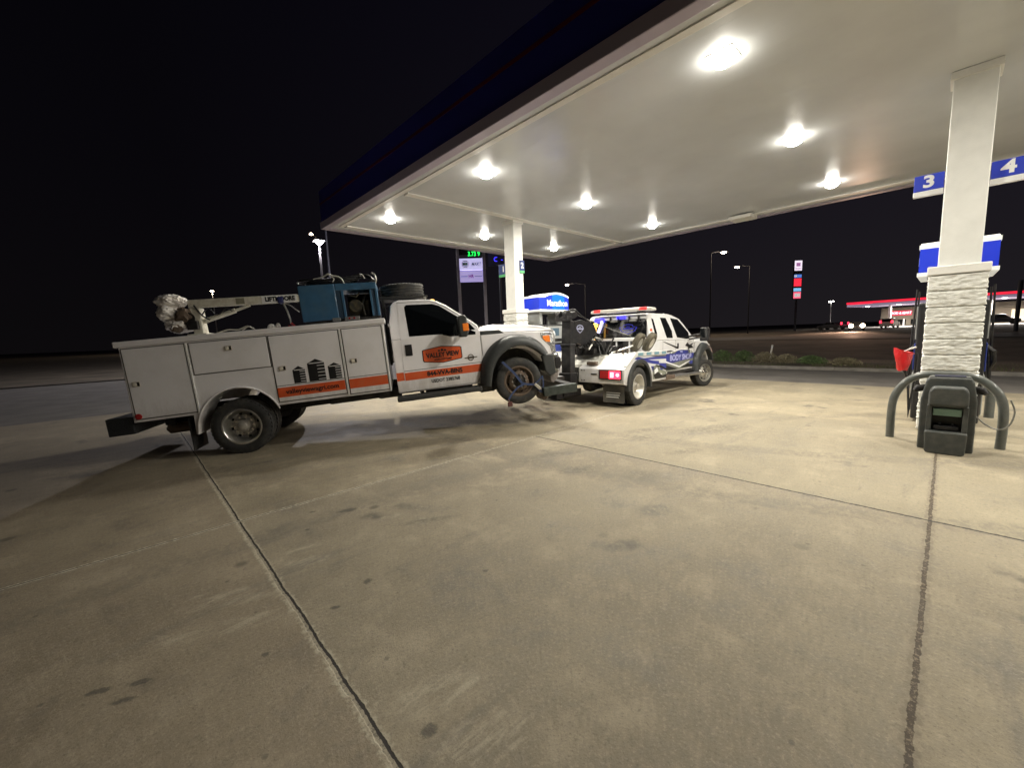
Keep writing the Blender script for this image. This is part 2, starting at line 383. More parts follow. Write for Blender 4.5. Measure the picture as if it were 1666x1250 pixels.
    joint(Y, 0.0, .0085, (.055, .04, .026), (.17, .14, .10), .02, None, (.20, .16, .105))
    joint(Y, 4.3, .0056, (.09, .08, .06), (.62, .57, .46), .025)
    joint(X, 4.5, .0090, (.022, .019, .015), None, .015, ramp(Y, 4.34, 4.28))
    for q in (-3.34, 8.42, 12.34): joint(X, q, .003, (.07, .06, .05), None)
    for q in (8.6, 12.9, -4.3): joint(Y, q, .003, (.07, .06, .05), None)
    L.new(col, b.inputs["Base Color"])
    bp = N.new("ShaderNodeBump"); bp.inputs["Strength"].default_value = .35; bp.inputs["Distance"].default_value = .01
    h = math_('SUBTRACT', math_('ADD', math_('MULTIPLY', grit, .5), math_('MULTIPLY', fine, .6)), math_('MULTIPLY', hm, 2.5))
    L.new(h, bp.inputs["Height"]); L.new(bp.outputs[0], b.inputs["Normal"])
    L.new(ramp(mid, .3, .7, .7, .9), b.inputs["Roughness"])
    return m
conc = concrete_material()
asph = mat("asphalt", (.13, .12, .11), .85, vary=.25, vscale=1.4, dirt=(.17, .155, .13), dscale=.8, damt=.5, bump=.5, bscale=90)
soil = mat("dry_grass_ground", (.095, .075, .052), .95, vary=.5, vscale=.5, dirt=(.07, .06, .035), dscale=4, damt=.7, bump=1.0, bscale=9)
roadm = mat("highway_asphalt", (.07, .065, .062), .8, vary=.2, vscale=.4)
sheet("ground", -300, 900, -500, 700, -.012, soil)
sheet("asphalt_lot", -60, 20.5, -90, 28.5, -.004, asph)
sheet("concrete_pad", -60, 15, -60, 14, .004, conc)
sheet("highway", 52, 60, -300, 500, .02, roadm)
mb = MB()
kerb_mat = mat("kerb_concrete", (.19, .175, .155), .85, vary=.25, vscale=3, bump=.3, bscale=50)
for y0 in range(-60, 60, 3):
    mb.box(20.5, 20.68, y0+.004, y0+2.996, gz(20.5)-.1, gz(20.5)+.12)
o = mb.build("kerb", kerb_mat, bevel=.02); o['kind'] = 'structure'
mb = MB()
for x0 in range(-60, 20, 3): mb.box(x0+.004, x0+2.996, 28.5, 28.66, gz(x0)-.15, gz(x0)+.05)
o = mb.build("kerb", mat('old_kerb', (.035, .03, .025), .9), bevel=.02); o['kind'] = 'structure'
# grass bank behind the kerb
mb = MB(); prof = [(20.68, gz(20.5)+.09), (22.2, gz(22)+.16), (24, gz(24)+.18), (27, gz(27)+.1), (30, gz(30)+.02), (30, -1.2), (20.68, -1.2)]
mb.prism(prof, -120, 160); bank = mb.build("grass_bank", soil); bank['kind'] = 'structure'

# grass tufts: one mass
grass_m = mat("grass_blades", (.075, .085, .03), .8, vary=.5, vscale=3)
mb = MB(); rnd = random.Random(3)
for i in range(5200):
    y = rnd.uniform(-6, 16); x = 20.75 + rnd.random()**1.5*7
    z = gz(x)+.12 - max(0, (x-24))*.02 + .0
    if noise.noise(Vector((x*.8, y*.8, 0))) < -.1: continue
    h = rnd.uniform(.05, .16); a = rnd.uniform(0, 2*PI); dx, dy = math.cos(a)*.012, math.sin(a)*.012
    lx, ly = rnd.uniform(-.05, .05), rnd.uniform(-.05, .05)
    mb.add([(x-dx, y-dy, z-.03), (x+dx, y+dy, z-.03), (x+lx, y+ly, z+h)], [(0, 1, 2)])
o = mb.build("grass", grass_m); tag(o, "short dry grass growing behind the far kerb", "grass", kind='stuff')
# low bushes
def bush(y, x, rx, ry, h, m, label):
    r_ = random.Random(int(y*100)); mb = MB()
    for i in range(1500):
        u, v, w = r_.gauss(0, .42), r_.gauss(0, .42), r_.random()**.8
        if u*u+v*v > 1: continue
        px, py, pz = x+u*rx, y+v*ry, w*h*(1-.6*(u*u+v*v))
        pz += .06*h*noise.noise(Vector((px*6, py*6, 0)))
        s_ = r_.uniform(.018, .04); n1 = Vector((r_.uniform(-1, 1), r_.uniform(-1, 1), r_.uniform(-.3, 1))).normalized()
        t1 = n1.orthogonal().normalized()*s_; t2 = n1.cross(t1)*.6
        c = Vector((px, py, gz(x)+.14+pz))
        mb.add([c-t1, c-t2, c+t1, c+t2], [(0, 1, 2, 3)])
    o = bpy.data.objects.new("low_bush", None); COL.objects.link(o); o.location = (0, 0, 0)
    tag(o, label, "bush", "low bushes behind the kerb")
    mb.build("foliage", m, o)
    st = MB()
    for i in range(7):
        a = r_.uniform(0, 2*PI); st.tube([(x, y, gz(x)), (x+math.cos(a)*rx*.4, y+math.sin(a)*ry*.4, gz(x)+.12+h*.6)], [.01, .004], 5)
    st.build("stems", mat("twig", (.06, .045, .03), .9), o)
gm = mat("bush_leaf", (.11, .17, .06), .7, vary=.5, vscale=4); bmn = mat("bush_leaf_dry", (.24, .21, .13), .8, vary=.4, vscale=4)
for y, x, rx, ry, h, m, l in ((8.0, 22.7, .6, .62, .62, gm, "low green bush just beyond the tow truck's front bumper"),
    (7.05, 22.9, .55, .6, .60, gm, "rounded green bush left of the pale marker stake"),
    (6.0, 22.6, .55, .62, .55, bmn, "grey-green bush right at the foot of the pale marker stake"),
    (5.1, 22.5, .5, .55, .45, bmn, "dry bush first to the right of the pale marker stake"),
    (4.1, 22.3, .55, .65, .40, gm, "flat green bush between the dry bushes behind the kerb"),
    (2.9, 22.1, .5, .6, .34, bmn, "smallest dry bush behind the kerb, nearest the bagged fuel nozzle")):
    bush(y, x, rx, ry, h, m, l)
t = thing("marker_stake", "thin pale marker stake leaning in the grass behind the kerb", "marker stake", (24.2, 6.25, gz(24.2)+.1))
mb = MB(); mb.obox(Matrix.Rotation(math.radians(8), 4, 'X') @ Matrix.Translation((0, 0, .42)), .03, .075, .95)
mb.build("post", mat("stake_white", (.62, .58, .5), .6), t, bevel=.004)
mb = MB(); mb.obox(Matrix.Rotation(math.radians(8), 4, 'X') @ Matrix.Translation((-.018, 0, .78)), .006, .06, .16)
mb.build("reflector", lightg, t)

# ---------------------------------------------------------------- canopy
CX0, CX1, CY0, CY1, CZ = 4.45, 14.15, -13.5, 12.45, 4.8
ceil_m = mat("canopy_soffit", (.61, .63, .645), .24, vary=.07, vscale=.9, bump=.16, bscale=1.9)
trimw = mat("canopy_trim_white", (.78, .77, .73), .4, vary=.05)
fasc = mat("fascia_blue", (.024, .026, .21), .35)
lipm = mat("fascia_lip", (.40, .35, .43), .4)
can = thing("fuel_canopy", "large white flat canopy with dark blue fascia over the fuel pumps", "canopy", (9.3, 0, 0))
def cbuild(mb, *a, **k):
    mb.v = [(x-9.3, y, z) for x, y, z in mb.v]; return mb.build(*a, parent=can, **k)
mb = MB(); seam = .405; x = CX0+.16
n_p = int((CX1-CX0-.32)/seam); wv = (CX1-CX0-.32)/n_p
for i in range(n_p): mb.box(x+i*wv+.0004, x+(i+1)*wv-.0004, CY0+.16, CY1-.16, CZ, CZ+.04)
cbuild(mb, "soffit", ceil_m)
mb = MB(); mb.box(CX0+.1, CX1-.1, CY0+.1, CY1-.1, CZ+.05, CZ+.9); cbuild(mb, "roof_deck", mat("roof_grey", (.25, .25, .25), .8))
mb = MB()
mb.box(CX0, CX0+.1, CY0, CY1, CZ+.06, CZ+1.0); mb.box(CX1-.1, CX1, CY0, CY1, CZ+.06, CZ+1.0)
mb.box(CX0+.1, CX1-.1, CY1-.1, CY1, CZ+.06, CZ+1.0); mb.box(CX0+.1, CX1-.1, CY0, CY0+.1, CZ+.06, CZ+1.0)
cbuild(mb, "fascia", fasc)
mb = MB()
mb.box(CX0-.02, CX0+.16, CY0-.02, CY1+.02, CZ-.03, CZ+.055); mb.box(CX0-.03, CX0-.021, CY0-.02, CY1+.02, CZ-.03, CZ+.15); mb.box(CX1-.16, CX1+.02, CY0-.02, CY1+.02, CZ-.03, CZ+.055)
mb.box(CX0+.16, CX1-.16, CY1-.16, CY1+.02, CZ-.03, CZ+.055); mb.box(CX0+.16, CX1-.16, CY0-.02, CY0+.16, CZ-.03, CZ+.055)
cbuild(mb, "edge_trim", lipm, bevel=.008)
mb = MB()   # red stripe on the fascia
mb.box(CX0-.006, CX0, CY0, CY1, CZ+.62, CZ+.68); mb.box(CX1, CX1+.006, CY0, CY1, CZ+.62, CZ+.68)
cbuild(mb, "fascia_stripe", mat("fascia_red", (.10, .008, .014), .35))
mb = MB()   # inner trim rings and cross strips
for (a, b_, c, d) in ((CX0+.45, CX1-.45, 11.75, 11.95), (CX0+.45, CX1-.45, 8.36, 8.54)):
    mb.box(a, b_, c, d, CZ-.035, CZ-.002)
mb.box(CX0+.30, CX0+.42, CY0+.4, CY1-.5, CZ-.02, CZ-.002); mb.box(CX1-.62, CX1-.45, CY0+.4, CY1-.5, CZ-.035, CZ-.002)
cbuild(mb, "ceiling_strip", trimw, bevel=.006)
mb = MB(); mb.box(13.2, 13.75, 4.0, 4.6, CZ-.13, CZ-.04); cbuild(mb, "junction_box", trimw, bevel=.01)

lampm = mat("lamp_glow", (1, 1, 1), .4, emit=(1, .95, .83), es=75)
fixm = mat("lamp_housing", (.72, .71, .68), .4)
rows = [(10.45, "farthest"), (6.45, "middle"), (2.04, "nearest"), (-2.2, "first row out of frame"), (-6.4, "second row out of frame"), (-10.6, "third row out of frame")]
colsx = [(5.55, "left side"), (8.83, "centre line"), (12.22, "right side")]
where = {(0, 0): "near the canopy's far-left corner", (0, 1): "near the far edge, left of pump column 1-2", (0, 2): "just right of pump column 1-2 above the fuel pump",
         (1, 0): "second along the blue fascia above the service truck cab", (1, 1): "in the middle of the ceiling above the tow truck boom", (1, 2): "near the right edge above the tow truck cab",
         (2, 0): "largest and brightest, nearest the camera by the blue fascia", (2, 1): "second largest, left of pump column 3-4", (2, 2): "near the right edge, left of the number 3 sign"}
for ri, (ly, rn) in enumerate(rows):
    for ci, (lx, cn) in enumerate(colsx):
        lab = "lit canopy lamp " + where.get((ri, ci), "behind the camera in the %s, %s" % (rn, cn))
        t = thing("canopy_light", lab, "ceiling lamp", (lx, ly, CZ), 0, "lamps recessed in the canopy ceiling")
        mb = MB(); mb.box(-.15, .15, -.15, .15, -.010, -.003); mb.build("housing", fixm, t)
        mb = MB(); mb.lathe([(.02, -.115), (.07, -.108), (.115, -.08), (.13, -.011)], axis='z', n=28); mb.build("lens", lampm, t)
        ld = bpy.data.lights.new("canopy_lamp", 'AREA'); ld.shape = 'DISK'; ld.size = .34; ld.energy = CANOPY_W * (1.0 if ri < 3 else .68)
        ld.color = LAMP_COL; lo = bpy.data.objects.new("canopy_lamp_light", ld); COL.objects.link(lo); lo.location = (lx, ly, CZ-.14)

# ---------------------------------------------------------------- columns
col_m = mat("column_white", (.82, .82, .79), .5, vary=.05, vscale=5, bump=.12, bscale=120)
stone_m = mat("stone_white", (.78, .78, .74), .88, vary=.14, vscale=7, bump=1.0, bscale=14, stretch=(1, 1, 2.6), dirt=(.36, .34, .29), dscale=11, damt=.65)
def stone_base(w, d, z0, z1, n, seed):
    mb = MB(); ch = (z1-z0)/n
    per = [(-d/2, -w/2, 1, 0, d), (d/2, -w/2, 0, 1, w), (d/2, w/2, -1, 0, d), (-d/2, w/2, 0, -1, w)]
    for c in range(n):
        za = z0+c*ch
        ring_rows = []
        NU, NV = 44, 14
        pts = []
        for j in range(NV+1):
            v = j/NV; z = za + v*ch; ed = min(v, 1-v)*ch
            row = []
            for (sx_, sy_, dx_, dy_, ln) in per:
                for i in range(NU):
                    u = i/NU*ln; px, py = sx_+dx_*u, sy_+dy_*u
                    nx, ny = dy_, -dx_
                    q = Vector((px*9+seed, py*9, z*34+c*9)); amp = noise.noise(q)*.014 + noise.noise(q*2.1)*.010
                    eu = min(u, ln-u)
                    k_ = min(1, ed/.008); disp = (.026+amp)*k_ + .000*(1-k_)
                    if i == 0:
                        row.append((px + (-1 if sx_ < 0 else 1)*disp*.8, py + (-1 if sy_ < 0 else 1)*disp*.8, z)); continue
                    row.append((px+nx*disp, py+ny*disp, z))
            ring_rows.append(row)
        m_ = len(ring_rows[0]); vs = [p for r in ring_rows for p in r]
        fs = [(j*m_+i, j*m_+(i+1) % m_, (j+1)*m_+(i+1) % m_, (j+1)*m_+i) for j in range(NV) for i in range(m_)]
        fs += [tuple(range(m_-1, -1, -1)), tuple(range(NV*m_, (NV+1)*m_))]
        mb.add(vs, fs)
    return mb
def column(cx, cy, label, seed):
    t = thing("canopy_column", label, "column", (cx, cy, 0), 0, "canopy columns with stone bases")
    mb = MB(); mb.box(-.17, .17, -.2, .2, 2.3, CZ-.0); mb.build("shaft", col_m, t, bevel=.012)
    mb = MB(); mb.box(-.20, .20, -.23, .23, CZ-.10, CZ-.004); mb.build("capital", trimw, t, bevel=.008)
    stone_base(.50, .42, 0.0, 2.19, 10, seed).build("stone_base", stone_m, t, smooth=True, angle=60)
    mb = MB(); mb.box(-.255, .255, -.295, .295, 2.195, 2.31); mb.build("cap_slab", mat("cap_slab", (.80, .79, .75), .6, vary=.05, bump=.2, bscale=50), t, bevel=.012)
    return t
column(8.47, -.05, "white canopy column on a pale split-stone base behind the grey bin", 1)
column(8.42, 8.72, "white canopy column on a stone base behind the service truck's hood", 5)
column(8.47, -9.0, "white canopy column out of frame behind the camera", 9)
signblue = mat("sign_blue", (.028, .05, .42), .35, emit=(.02, .04, .6), es=.10)
signw = mat("sign_white", (.85, .85, .85), .4)
for (ya, yb, z0, z1, ch, lab) in ((.16, .46, 3.33, 3.62, "3", "blue number 3 flag sign left of the stone-based column"), (-.26, -.56, 3.31, 3.60, "4", "blue number 4 flag sign right of the stone-based column")):
    s_ = 1 if yb > ya else -1; c_ = (ya+yb)/2
    t = thing("pump_number_sign", lab, "number sign", (8.5, c_, z0), 0, "numbered flag signs on the canopy columns")
    mb = MB(); mb.box(-.03, .03, -.15, .15, .075, z1-z0); mb.build("panel", signblue, t, bevel=.008)
    mb = MB(); mb.box(-.035, .035, -.152, .152, 0, .072); mb.build("white_band", signw, t, bevel=.006)
    text("numeral", ch, .22, (-.031, 0, .185), (0, -1, 0), (0, 0, 1), signw, t, xs=1.15, bold=.008)
greenm = mat("sign_green", (.10, .42, .16), .4)
for (c_, z0, ch, lab, off) in ((9.02, 3.28, "1", "small blue and green number 1 sign left of the far column", 0), (8.51, 3.33, "2", "small blue and green number 2 sign on the far column's near face", 1)):
    t = thing("pump_number_sign", lab, "number sign", (8.45, c_, z0) if off else (8.3, 8.99, z0), 0, "numbered flag signs on the canopy columns")
    if off:
        mb = MB(); mb.box(-.02, .16, -.025, -.0, .07, .36); mb.build("panel", mat("sign_navy", (.02, .04, .16), .4), t, bevel=.004)
        mb = MB(); mb.box(-.02, .16, -.027, -.0, 0, .068); mb.build("green_band", greenm, t, bevel=.004)
        text("numeral", ch, .22, (.07, -.026, .21), (1, 0, 0), (0, 0, 1), signw, t, bold=.006)
    else:
        mb = MB(); mb.box(-.02, .02, -.06, .24, .07, .36); mb.build("panel", mat("sign_navy", (.02, .04, .16), .4), t, bevel=.004)
        mb = MB(); mb.box(-.022, .022, -.06, .24, 0, .068); mb.build("green_band", greenm, t, bevel=.004)
        text("numeral", ch, .22, (-.021, .04, .21), (0, -1, 0), (0, 0, 1), signw, t, bold=.006)

# ---------------------------------------------------------------- fuel pumps
topw = mat("topper_white_lit", (.9, .9, .86), .4, emit=(1, 1, .92), es=.35)
topb = mat("topper_blue_lit", (.02, .05, .6), .35, emit=(.006, .02, .8), es=.22)
topb2 = mat("topper_bright_blue", (.01, .16, .85), .35, emit=(.0, .07, 1.0), es=.35)
lettw = mat("lit_white_letters", (.9, .9, .9), .4, emit=(1, 1, 1), es=.45)
pdark = mat("pump_dark", (.02, .02, .022), .35, vary=.2)
pgrey = mat("pump_light_panel", (.42, .43, .42), .35, metal=.3, vary=.12, vscale=5)
pblue = mat("pump_blue_panel", (.03, .05, .25), .4)
def fuel_pump(cx, cy, label):
    t = thing("fuel_pump", label, "fuel pump", (cx, cy, 0), 0, "fuel pumps with blue lit toppers")
    # x -0.68..0.68 long, y +-0.40
    def arch(x): return 0.0 if x < -.45 else .11*math.sin(min(1, (x+.45)/1.13)*PI)**.8 if x < .68 else 0
    def yside(x): return -.40
    top = MB(); mid = MB(); bot = MB(); acc = MB()
    N_ = 28; xs = [-.68+1.36*i/N_ for i in range(N_+1)]
    for i in range(N_):
        a, b_ = xs[i], xs[i+1]; za, zb = 2.655+arch(a), 2.655+arch(b_)
        top.prism([(a, za-.005), (b_, zb-.005), (b_, zb+.055), (a, za+.055)], -.405, .405)
        (acc if -.1 < (a+b_)/2 < .5 else mid).prism([(a, 2.30), (b_, 2.30), (b_, zb-.005), (a, za-.005)], -.395, .395)
    bot.box(-.68, .68, -.41, .41, 2.245, 2.30)
    top.build("topper_cap", topw, t); mid.build("topper_panel", topb, t); acc.build("topper_bright_panel", topb2, t)
    bot.build("topper_base", topw, t)
    for s_ in (-1, 1):
        text("brand_letters", "Marathon", .27, (.14*(-s_ if s_ > 0 else 1), s_*.396, 2.49), (-s_, 0, 0), (0, 0, 1), lettw, t, xs=.92, bold=.004)
    mb = MB(); mb.box(-.6, .6, -.3, .3, 2.19, 2.242); mb.build("topper_soffit", mat("pump_trim_grey", (.35, .35, .33), .5), t, bevel=.01)
    for x in (-.50, .50):
        mb = MB(); mb.box(x-.06, x+.06, -.29, .29, 1.85, 2.19); mb.build("topper_post", pgrey, t, bevel=.01)
    mb = MB(); mb.box(-.56, .56, -.365, .365, .02, 1.85); mb.build("cabinet", pdark, t, bevel=.025)
    for s_ in (-1, 1):
        a, b_ = (s_*.366, s_*.385)
        y0, y1 = min(a, b_), max(a, b_)
        mb = MB(); mb.box(-.42, .42, y0, y1, 1.28, 1.8); mb.build("display_head", pgrey, t, bevel=.015)
        mb = MB(); mb.box(-.2, .2, min(s_*.3855, s_*.39), max(s_*.3855, s_*.39), 1.5, 1.74); mb.build("screen", mat("pump_screen", (.02, .03, .04), .1, emit=(.4, .6, .7), es=.25), t)
        mb = MB(); mb.box(-.36, -.12, min(s_*.3855, s_*.395), max(s_*.3855, s_*.395), 1.30, 1.45); mb.box(.0, .34, min(s_*.3855, s_*.392), max(s_*.3855, s_*.392), 1.32, 1.42); mb.build("keypad", blackm, t, bevel=.006)
        mb = MB(); mb.box(-.5, .5, y0, y1, .15, .75); mb.build("lower_panel", pgrey, t, bevel=.015)
        mb = MB(); mb.box(-.5, .5, y0, y1, .8, 1.22); mb.build("nozzle_bay", pblue, t, bevel=.015)
        for k_, x in enumerate((-.47, .30)):
            mb = MB(); mb.tube([(x, s_*.37, 1.18), (x, s_*.44, 1.1), (x+.02, s_*.46, .95), (x+.03, s_*.42, .84)], [.025, .035, .03, .018], 8)
            mb.build("nozzle", blackm, t)
            mb = MB(); pts = []
            for i in range(15):
                q = i/14; pts.append((x + .1*q, s_*(.40+.035*math.sin(q*PI)), 1.12 - 1.0*math.sin(q*PI) + (.95)*q))
            mb.tube(pts, .013, 6); mb.build("hose", blackm, t)
    return t
fuel_pump(9.62, -.035, "fuel pump with blue lit topper behind the near stone-based column")
fuel_pump(9.68, 8.7, "fuel pump with lit Marathon topper between the far column and the tow truck")
# red bag over an out-of-order nozzle
t = thing("nozzle_bag", "red plastic bag tied over a nozzle left of the near column", "bag", (8.5, .43, 1.0))
mb = MB(); N_ = 20; vs = []; fs = []
for j in range(9):
    v = j/8; z = .14-v*.30
    for i in range(N_):
        a = 2*PI*i/N_; r = (.115 - .055*v) * (1+.22*noise.noise(Vector((math.cos(a)*2, math.sin(a)*2, v*4))) )
        vs.append((r*math.cos(a)*.8, r*math.sin(a), z + .02*noise.noise(Vector((a, v, 1))) + (.05*math.sin(a) if j == 0 else 0)))
for j in range(8):
    for i in range(N_): fs.append((j*N_+i, j*N_+(i+1) % N_, (j+1)*N_+(i+1) % N_, (j+1)*N_+i))
fs.append(tuple(range(8*N_, 9*N_)))
mb.add(vs, fs); mb.build("bag", mat("red_plastic", (.62, .015, .02), .3, coat=.3, bump=.5, bscale=30), t, smooth=True, angle=80)
mb = MB(); mb.tube([(.0, -.02, -.15), (.0, -.07, -.3), (.0, -.09, -.6), (.0, -.1, -.88), (.0, -.115, -.6), (.0, -.14, -.3), (0, -.15, .1)], [.02, .016, .014, .014, .014, .014, .014], 8)
mb.build("hose", blackm, t)
mb = MB(); mb.tube([(0, .03, .1), (.02, -.06, .16), (.04, -.13, .19)], .014, 8); mb.build("nozzle_tip", alu, t)
# round pipe hoop bollard
bolm = mat("bollard_grey", (.10, .11, .105), .35, coat=.3, vary=.1, vscale=15, dirt=(.2, .18, .15), dscale=12, damt=.35)
t = thing("hoop_guard", "grey steel hoop guard standing over the bin at the column's foot", "hoop guard", (7.55, -.03, 0))
pts = [(0, .485, 0.0), (0, .49, .25), (0, .485, .45), (0, .465, .58), (0, .42, .69), (0, .35, .79), (0, .25, .86), (0, .12, .885), (0, -.12, .885), (0, -.25, .86), (0, -.35, .79), (0, -.43, .69), (0, -.475, .58), (0, -.495, .45), (0, -.50, .25), (0, -.495, 0)]
def smooth_pts(pts, k=4):
    out = []; n = len(pts)
    P_ = [Vector(p) for p in pts]
    for i in range(n-1):
        p0, p1, p2, p3 = P_[max(i-1, 0)], P_[i], P_[i+1], P_[min(i+2, n-1)]
        for j in range(k):
            u = j/k; out.append(.5*((2*p1)+(-p0+p2)*u+(2*p0-5*p1+4*p2-p3)*u*u+(-p0+3*p1-3*p2+p3)*u**3))
    out.append(P_[-1]); return out
mb = MB(); mb.tube(smooth_pts(pts), .045, 16); mb.build("pipe", bolm, t, smooth=True, angle=60)
for (x, y, h, r_, lab) in ((10.3, -.56, .55, .06, "short grey post standing right of the hoop guard, in front of the other"), (11.6, -.46, .7, .05, "farther of the two short grey posts behind the hoop guard")):
    t = thing("guard_post", lab, "guard post", (x, y, gz(x)), 0, "short grey guard posts by the pump")
    mb = MB(); mb.lathe([(r_, 0), (r_, h-.02), (r_*.7, h), (.01, h+.01)], axis='z', n=20); mb.build("post", bolm, t, smooth=True)
# bin with windscreen-wash bay
binm = mat("bin_grey", (.052, .058, .056), .5, vary=.12, vscale=14, bump=.2, bscale=200, dirt=(.12, .115, .10), dscale=9, damt=.6)
t = thing("forecourt_bin", "dark grey forecourt bin with windscreen wash bay in front of the column", "bin", (7.1, -.06, 0))
mb = MB(); mb.prismx([(.235, .0), (.235, .62), (.20, .84), (.17, .895), (-.17, .895), (-.20, .84), (-.235, .62), (-.235, 0)], -.02, .3); mb.build("back_shell", binm, t, bevel=.02, seg=3)
mb = MB(); mb.prismx([(.165, .57), (.165, .74), (.13, .80), (-.13, .80), (-.165, .74), (-.165, .57)], -.20, -.02); mb.build("hood", binm, t, bevel=.028, seg=3)
mb = MB(); mb.box(-.16, -.018, .125, .17, .27, .57); mb.box(-.16, -.018, -.17, -.125, .27, .57); mb.box(-.16, -.018, -.125, .125, .555, .57); mb.build("bay_frame", binm, t, bevel=.006)
mb = MB(); mb.prismx([(.165, .02), (.175, .26), (.15, .27), (-.15, .27), (-.175, .26), (-.165, .02), (-.14, .0), (.14, .0)], -.23, -.02); mb.build("lower_bin", binm, t, bevel=.022, seg=3)
mb = MB(); mb.box(-.05, -.021, -.124, .124, .271, .554); mb.build("bay_back", mat("bay_black", (.006, .006, .006), .5), t)
mb = MB(); mb.box(-.13, -.06, -.118, .118, .45, .535); mb.build("paper_towel", mat("towel_green", (.30, .47, .42), .7, bump=.3, bscale=40), t, bevel=.006)
mb = MB(); mb.box(-.15, -.06, -.1, .1, .285, .33); mb.tube([(-.11, .05, .33), (-.12, .05, .37)], .012, 8); mb.tube([(-.11, -.05, .33), (-.12, -.05, .36)], .012, 8); mb.build("wash_tub", blackm, t, bevel=.006)
mb = MB(); mb.box(.03, .12, -.13, .13, .896, .915); mb.build("top_slot", mat("slot_navy", (.02, .02, .06), .4), t, bevel=.004)
mb = MB(); mb.box(.005, .15, -.17, .17, .8955, .903); mb.build("top_rim", binm, t, bevel=.004)
for s_ in (-1, 1):
    mb = MB(); mb.tube([(.1, s_*.20, .76), (.08, s_*.27, .74), (.06, s_*.30, .71)], [.035, .045, .02], 10); mb.build("squeegee_head", blackm, t, smooth=True)
mb = MB(); lp = [(.2, -.24, .42), (.22, -.32, .33), (.22, -.42, .28), (.22, -.5, .34), (.22, -.53, .5), (.2, -.49, .64)]
mb.tube(smooth_pts(lp), .008, 8); mb.build("hose_loop", steel, t)

# ---------------------------------------------------------------- wheels
def tyre_prof(r, w, rr):
    h = w/2; g = .012
    p = [(rr, -h*.72), (rr+.012, -h*.9), (rr+.05, -h*.99), (rr+(r-rr)*.5, -h), (r-.045, -h*.95), (r-.014, -h*.86), (r-.003, -h*.76)]
    for c in (-.42, 0.0, .42):
        p += [(r, h*(c)-.018), (r-g, h*c-.012), (r-g, h*c+.012), (r, h*c+.018)]
    p += [(r-.003, h*.76), (r-.014, h*.86), (r-.045, h*.95), (rr+(r-rr)*.5, h), (rr+.05, h*.99), (rr+.012, h*.9), (rr, h*.72)]
    return p
def tyre_mesh(mb, r, w, rr, yc=0, lugs=True):
    mb.lathe(tyre_prof(r, w, rr), c=(0, yc, 0), n=72, closed=True)
    if lugs:   # shoulder lugs
        n = 40
        for i in range(n):
            a = 2*PI*i/n
            for s_ in (-1, 1):
                M = Matrix.Translation((0, yc, 0)) @ Matrix.Rotation(a, 4, 'Y') @ Matrix.Translation((r-.015, s_*w*.40, 0))
                mb.obox(M, .022, w*.10, .03)
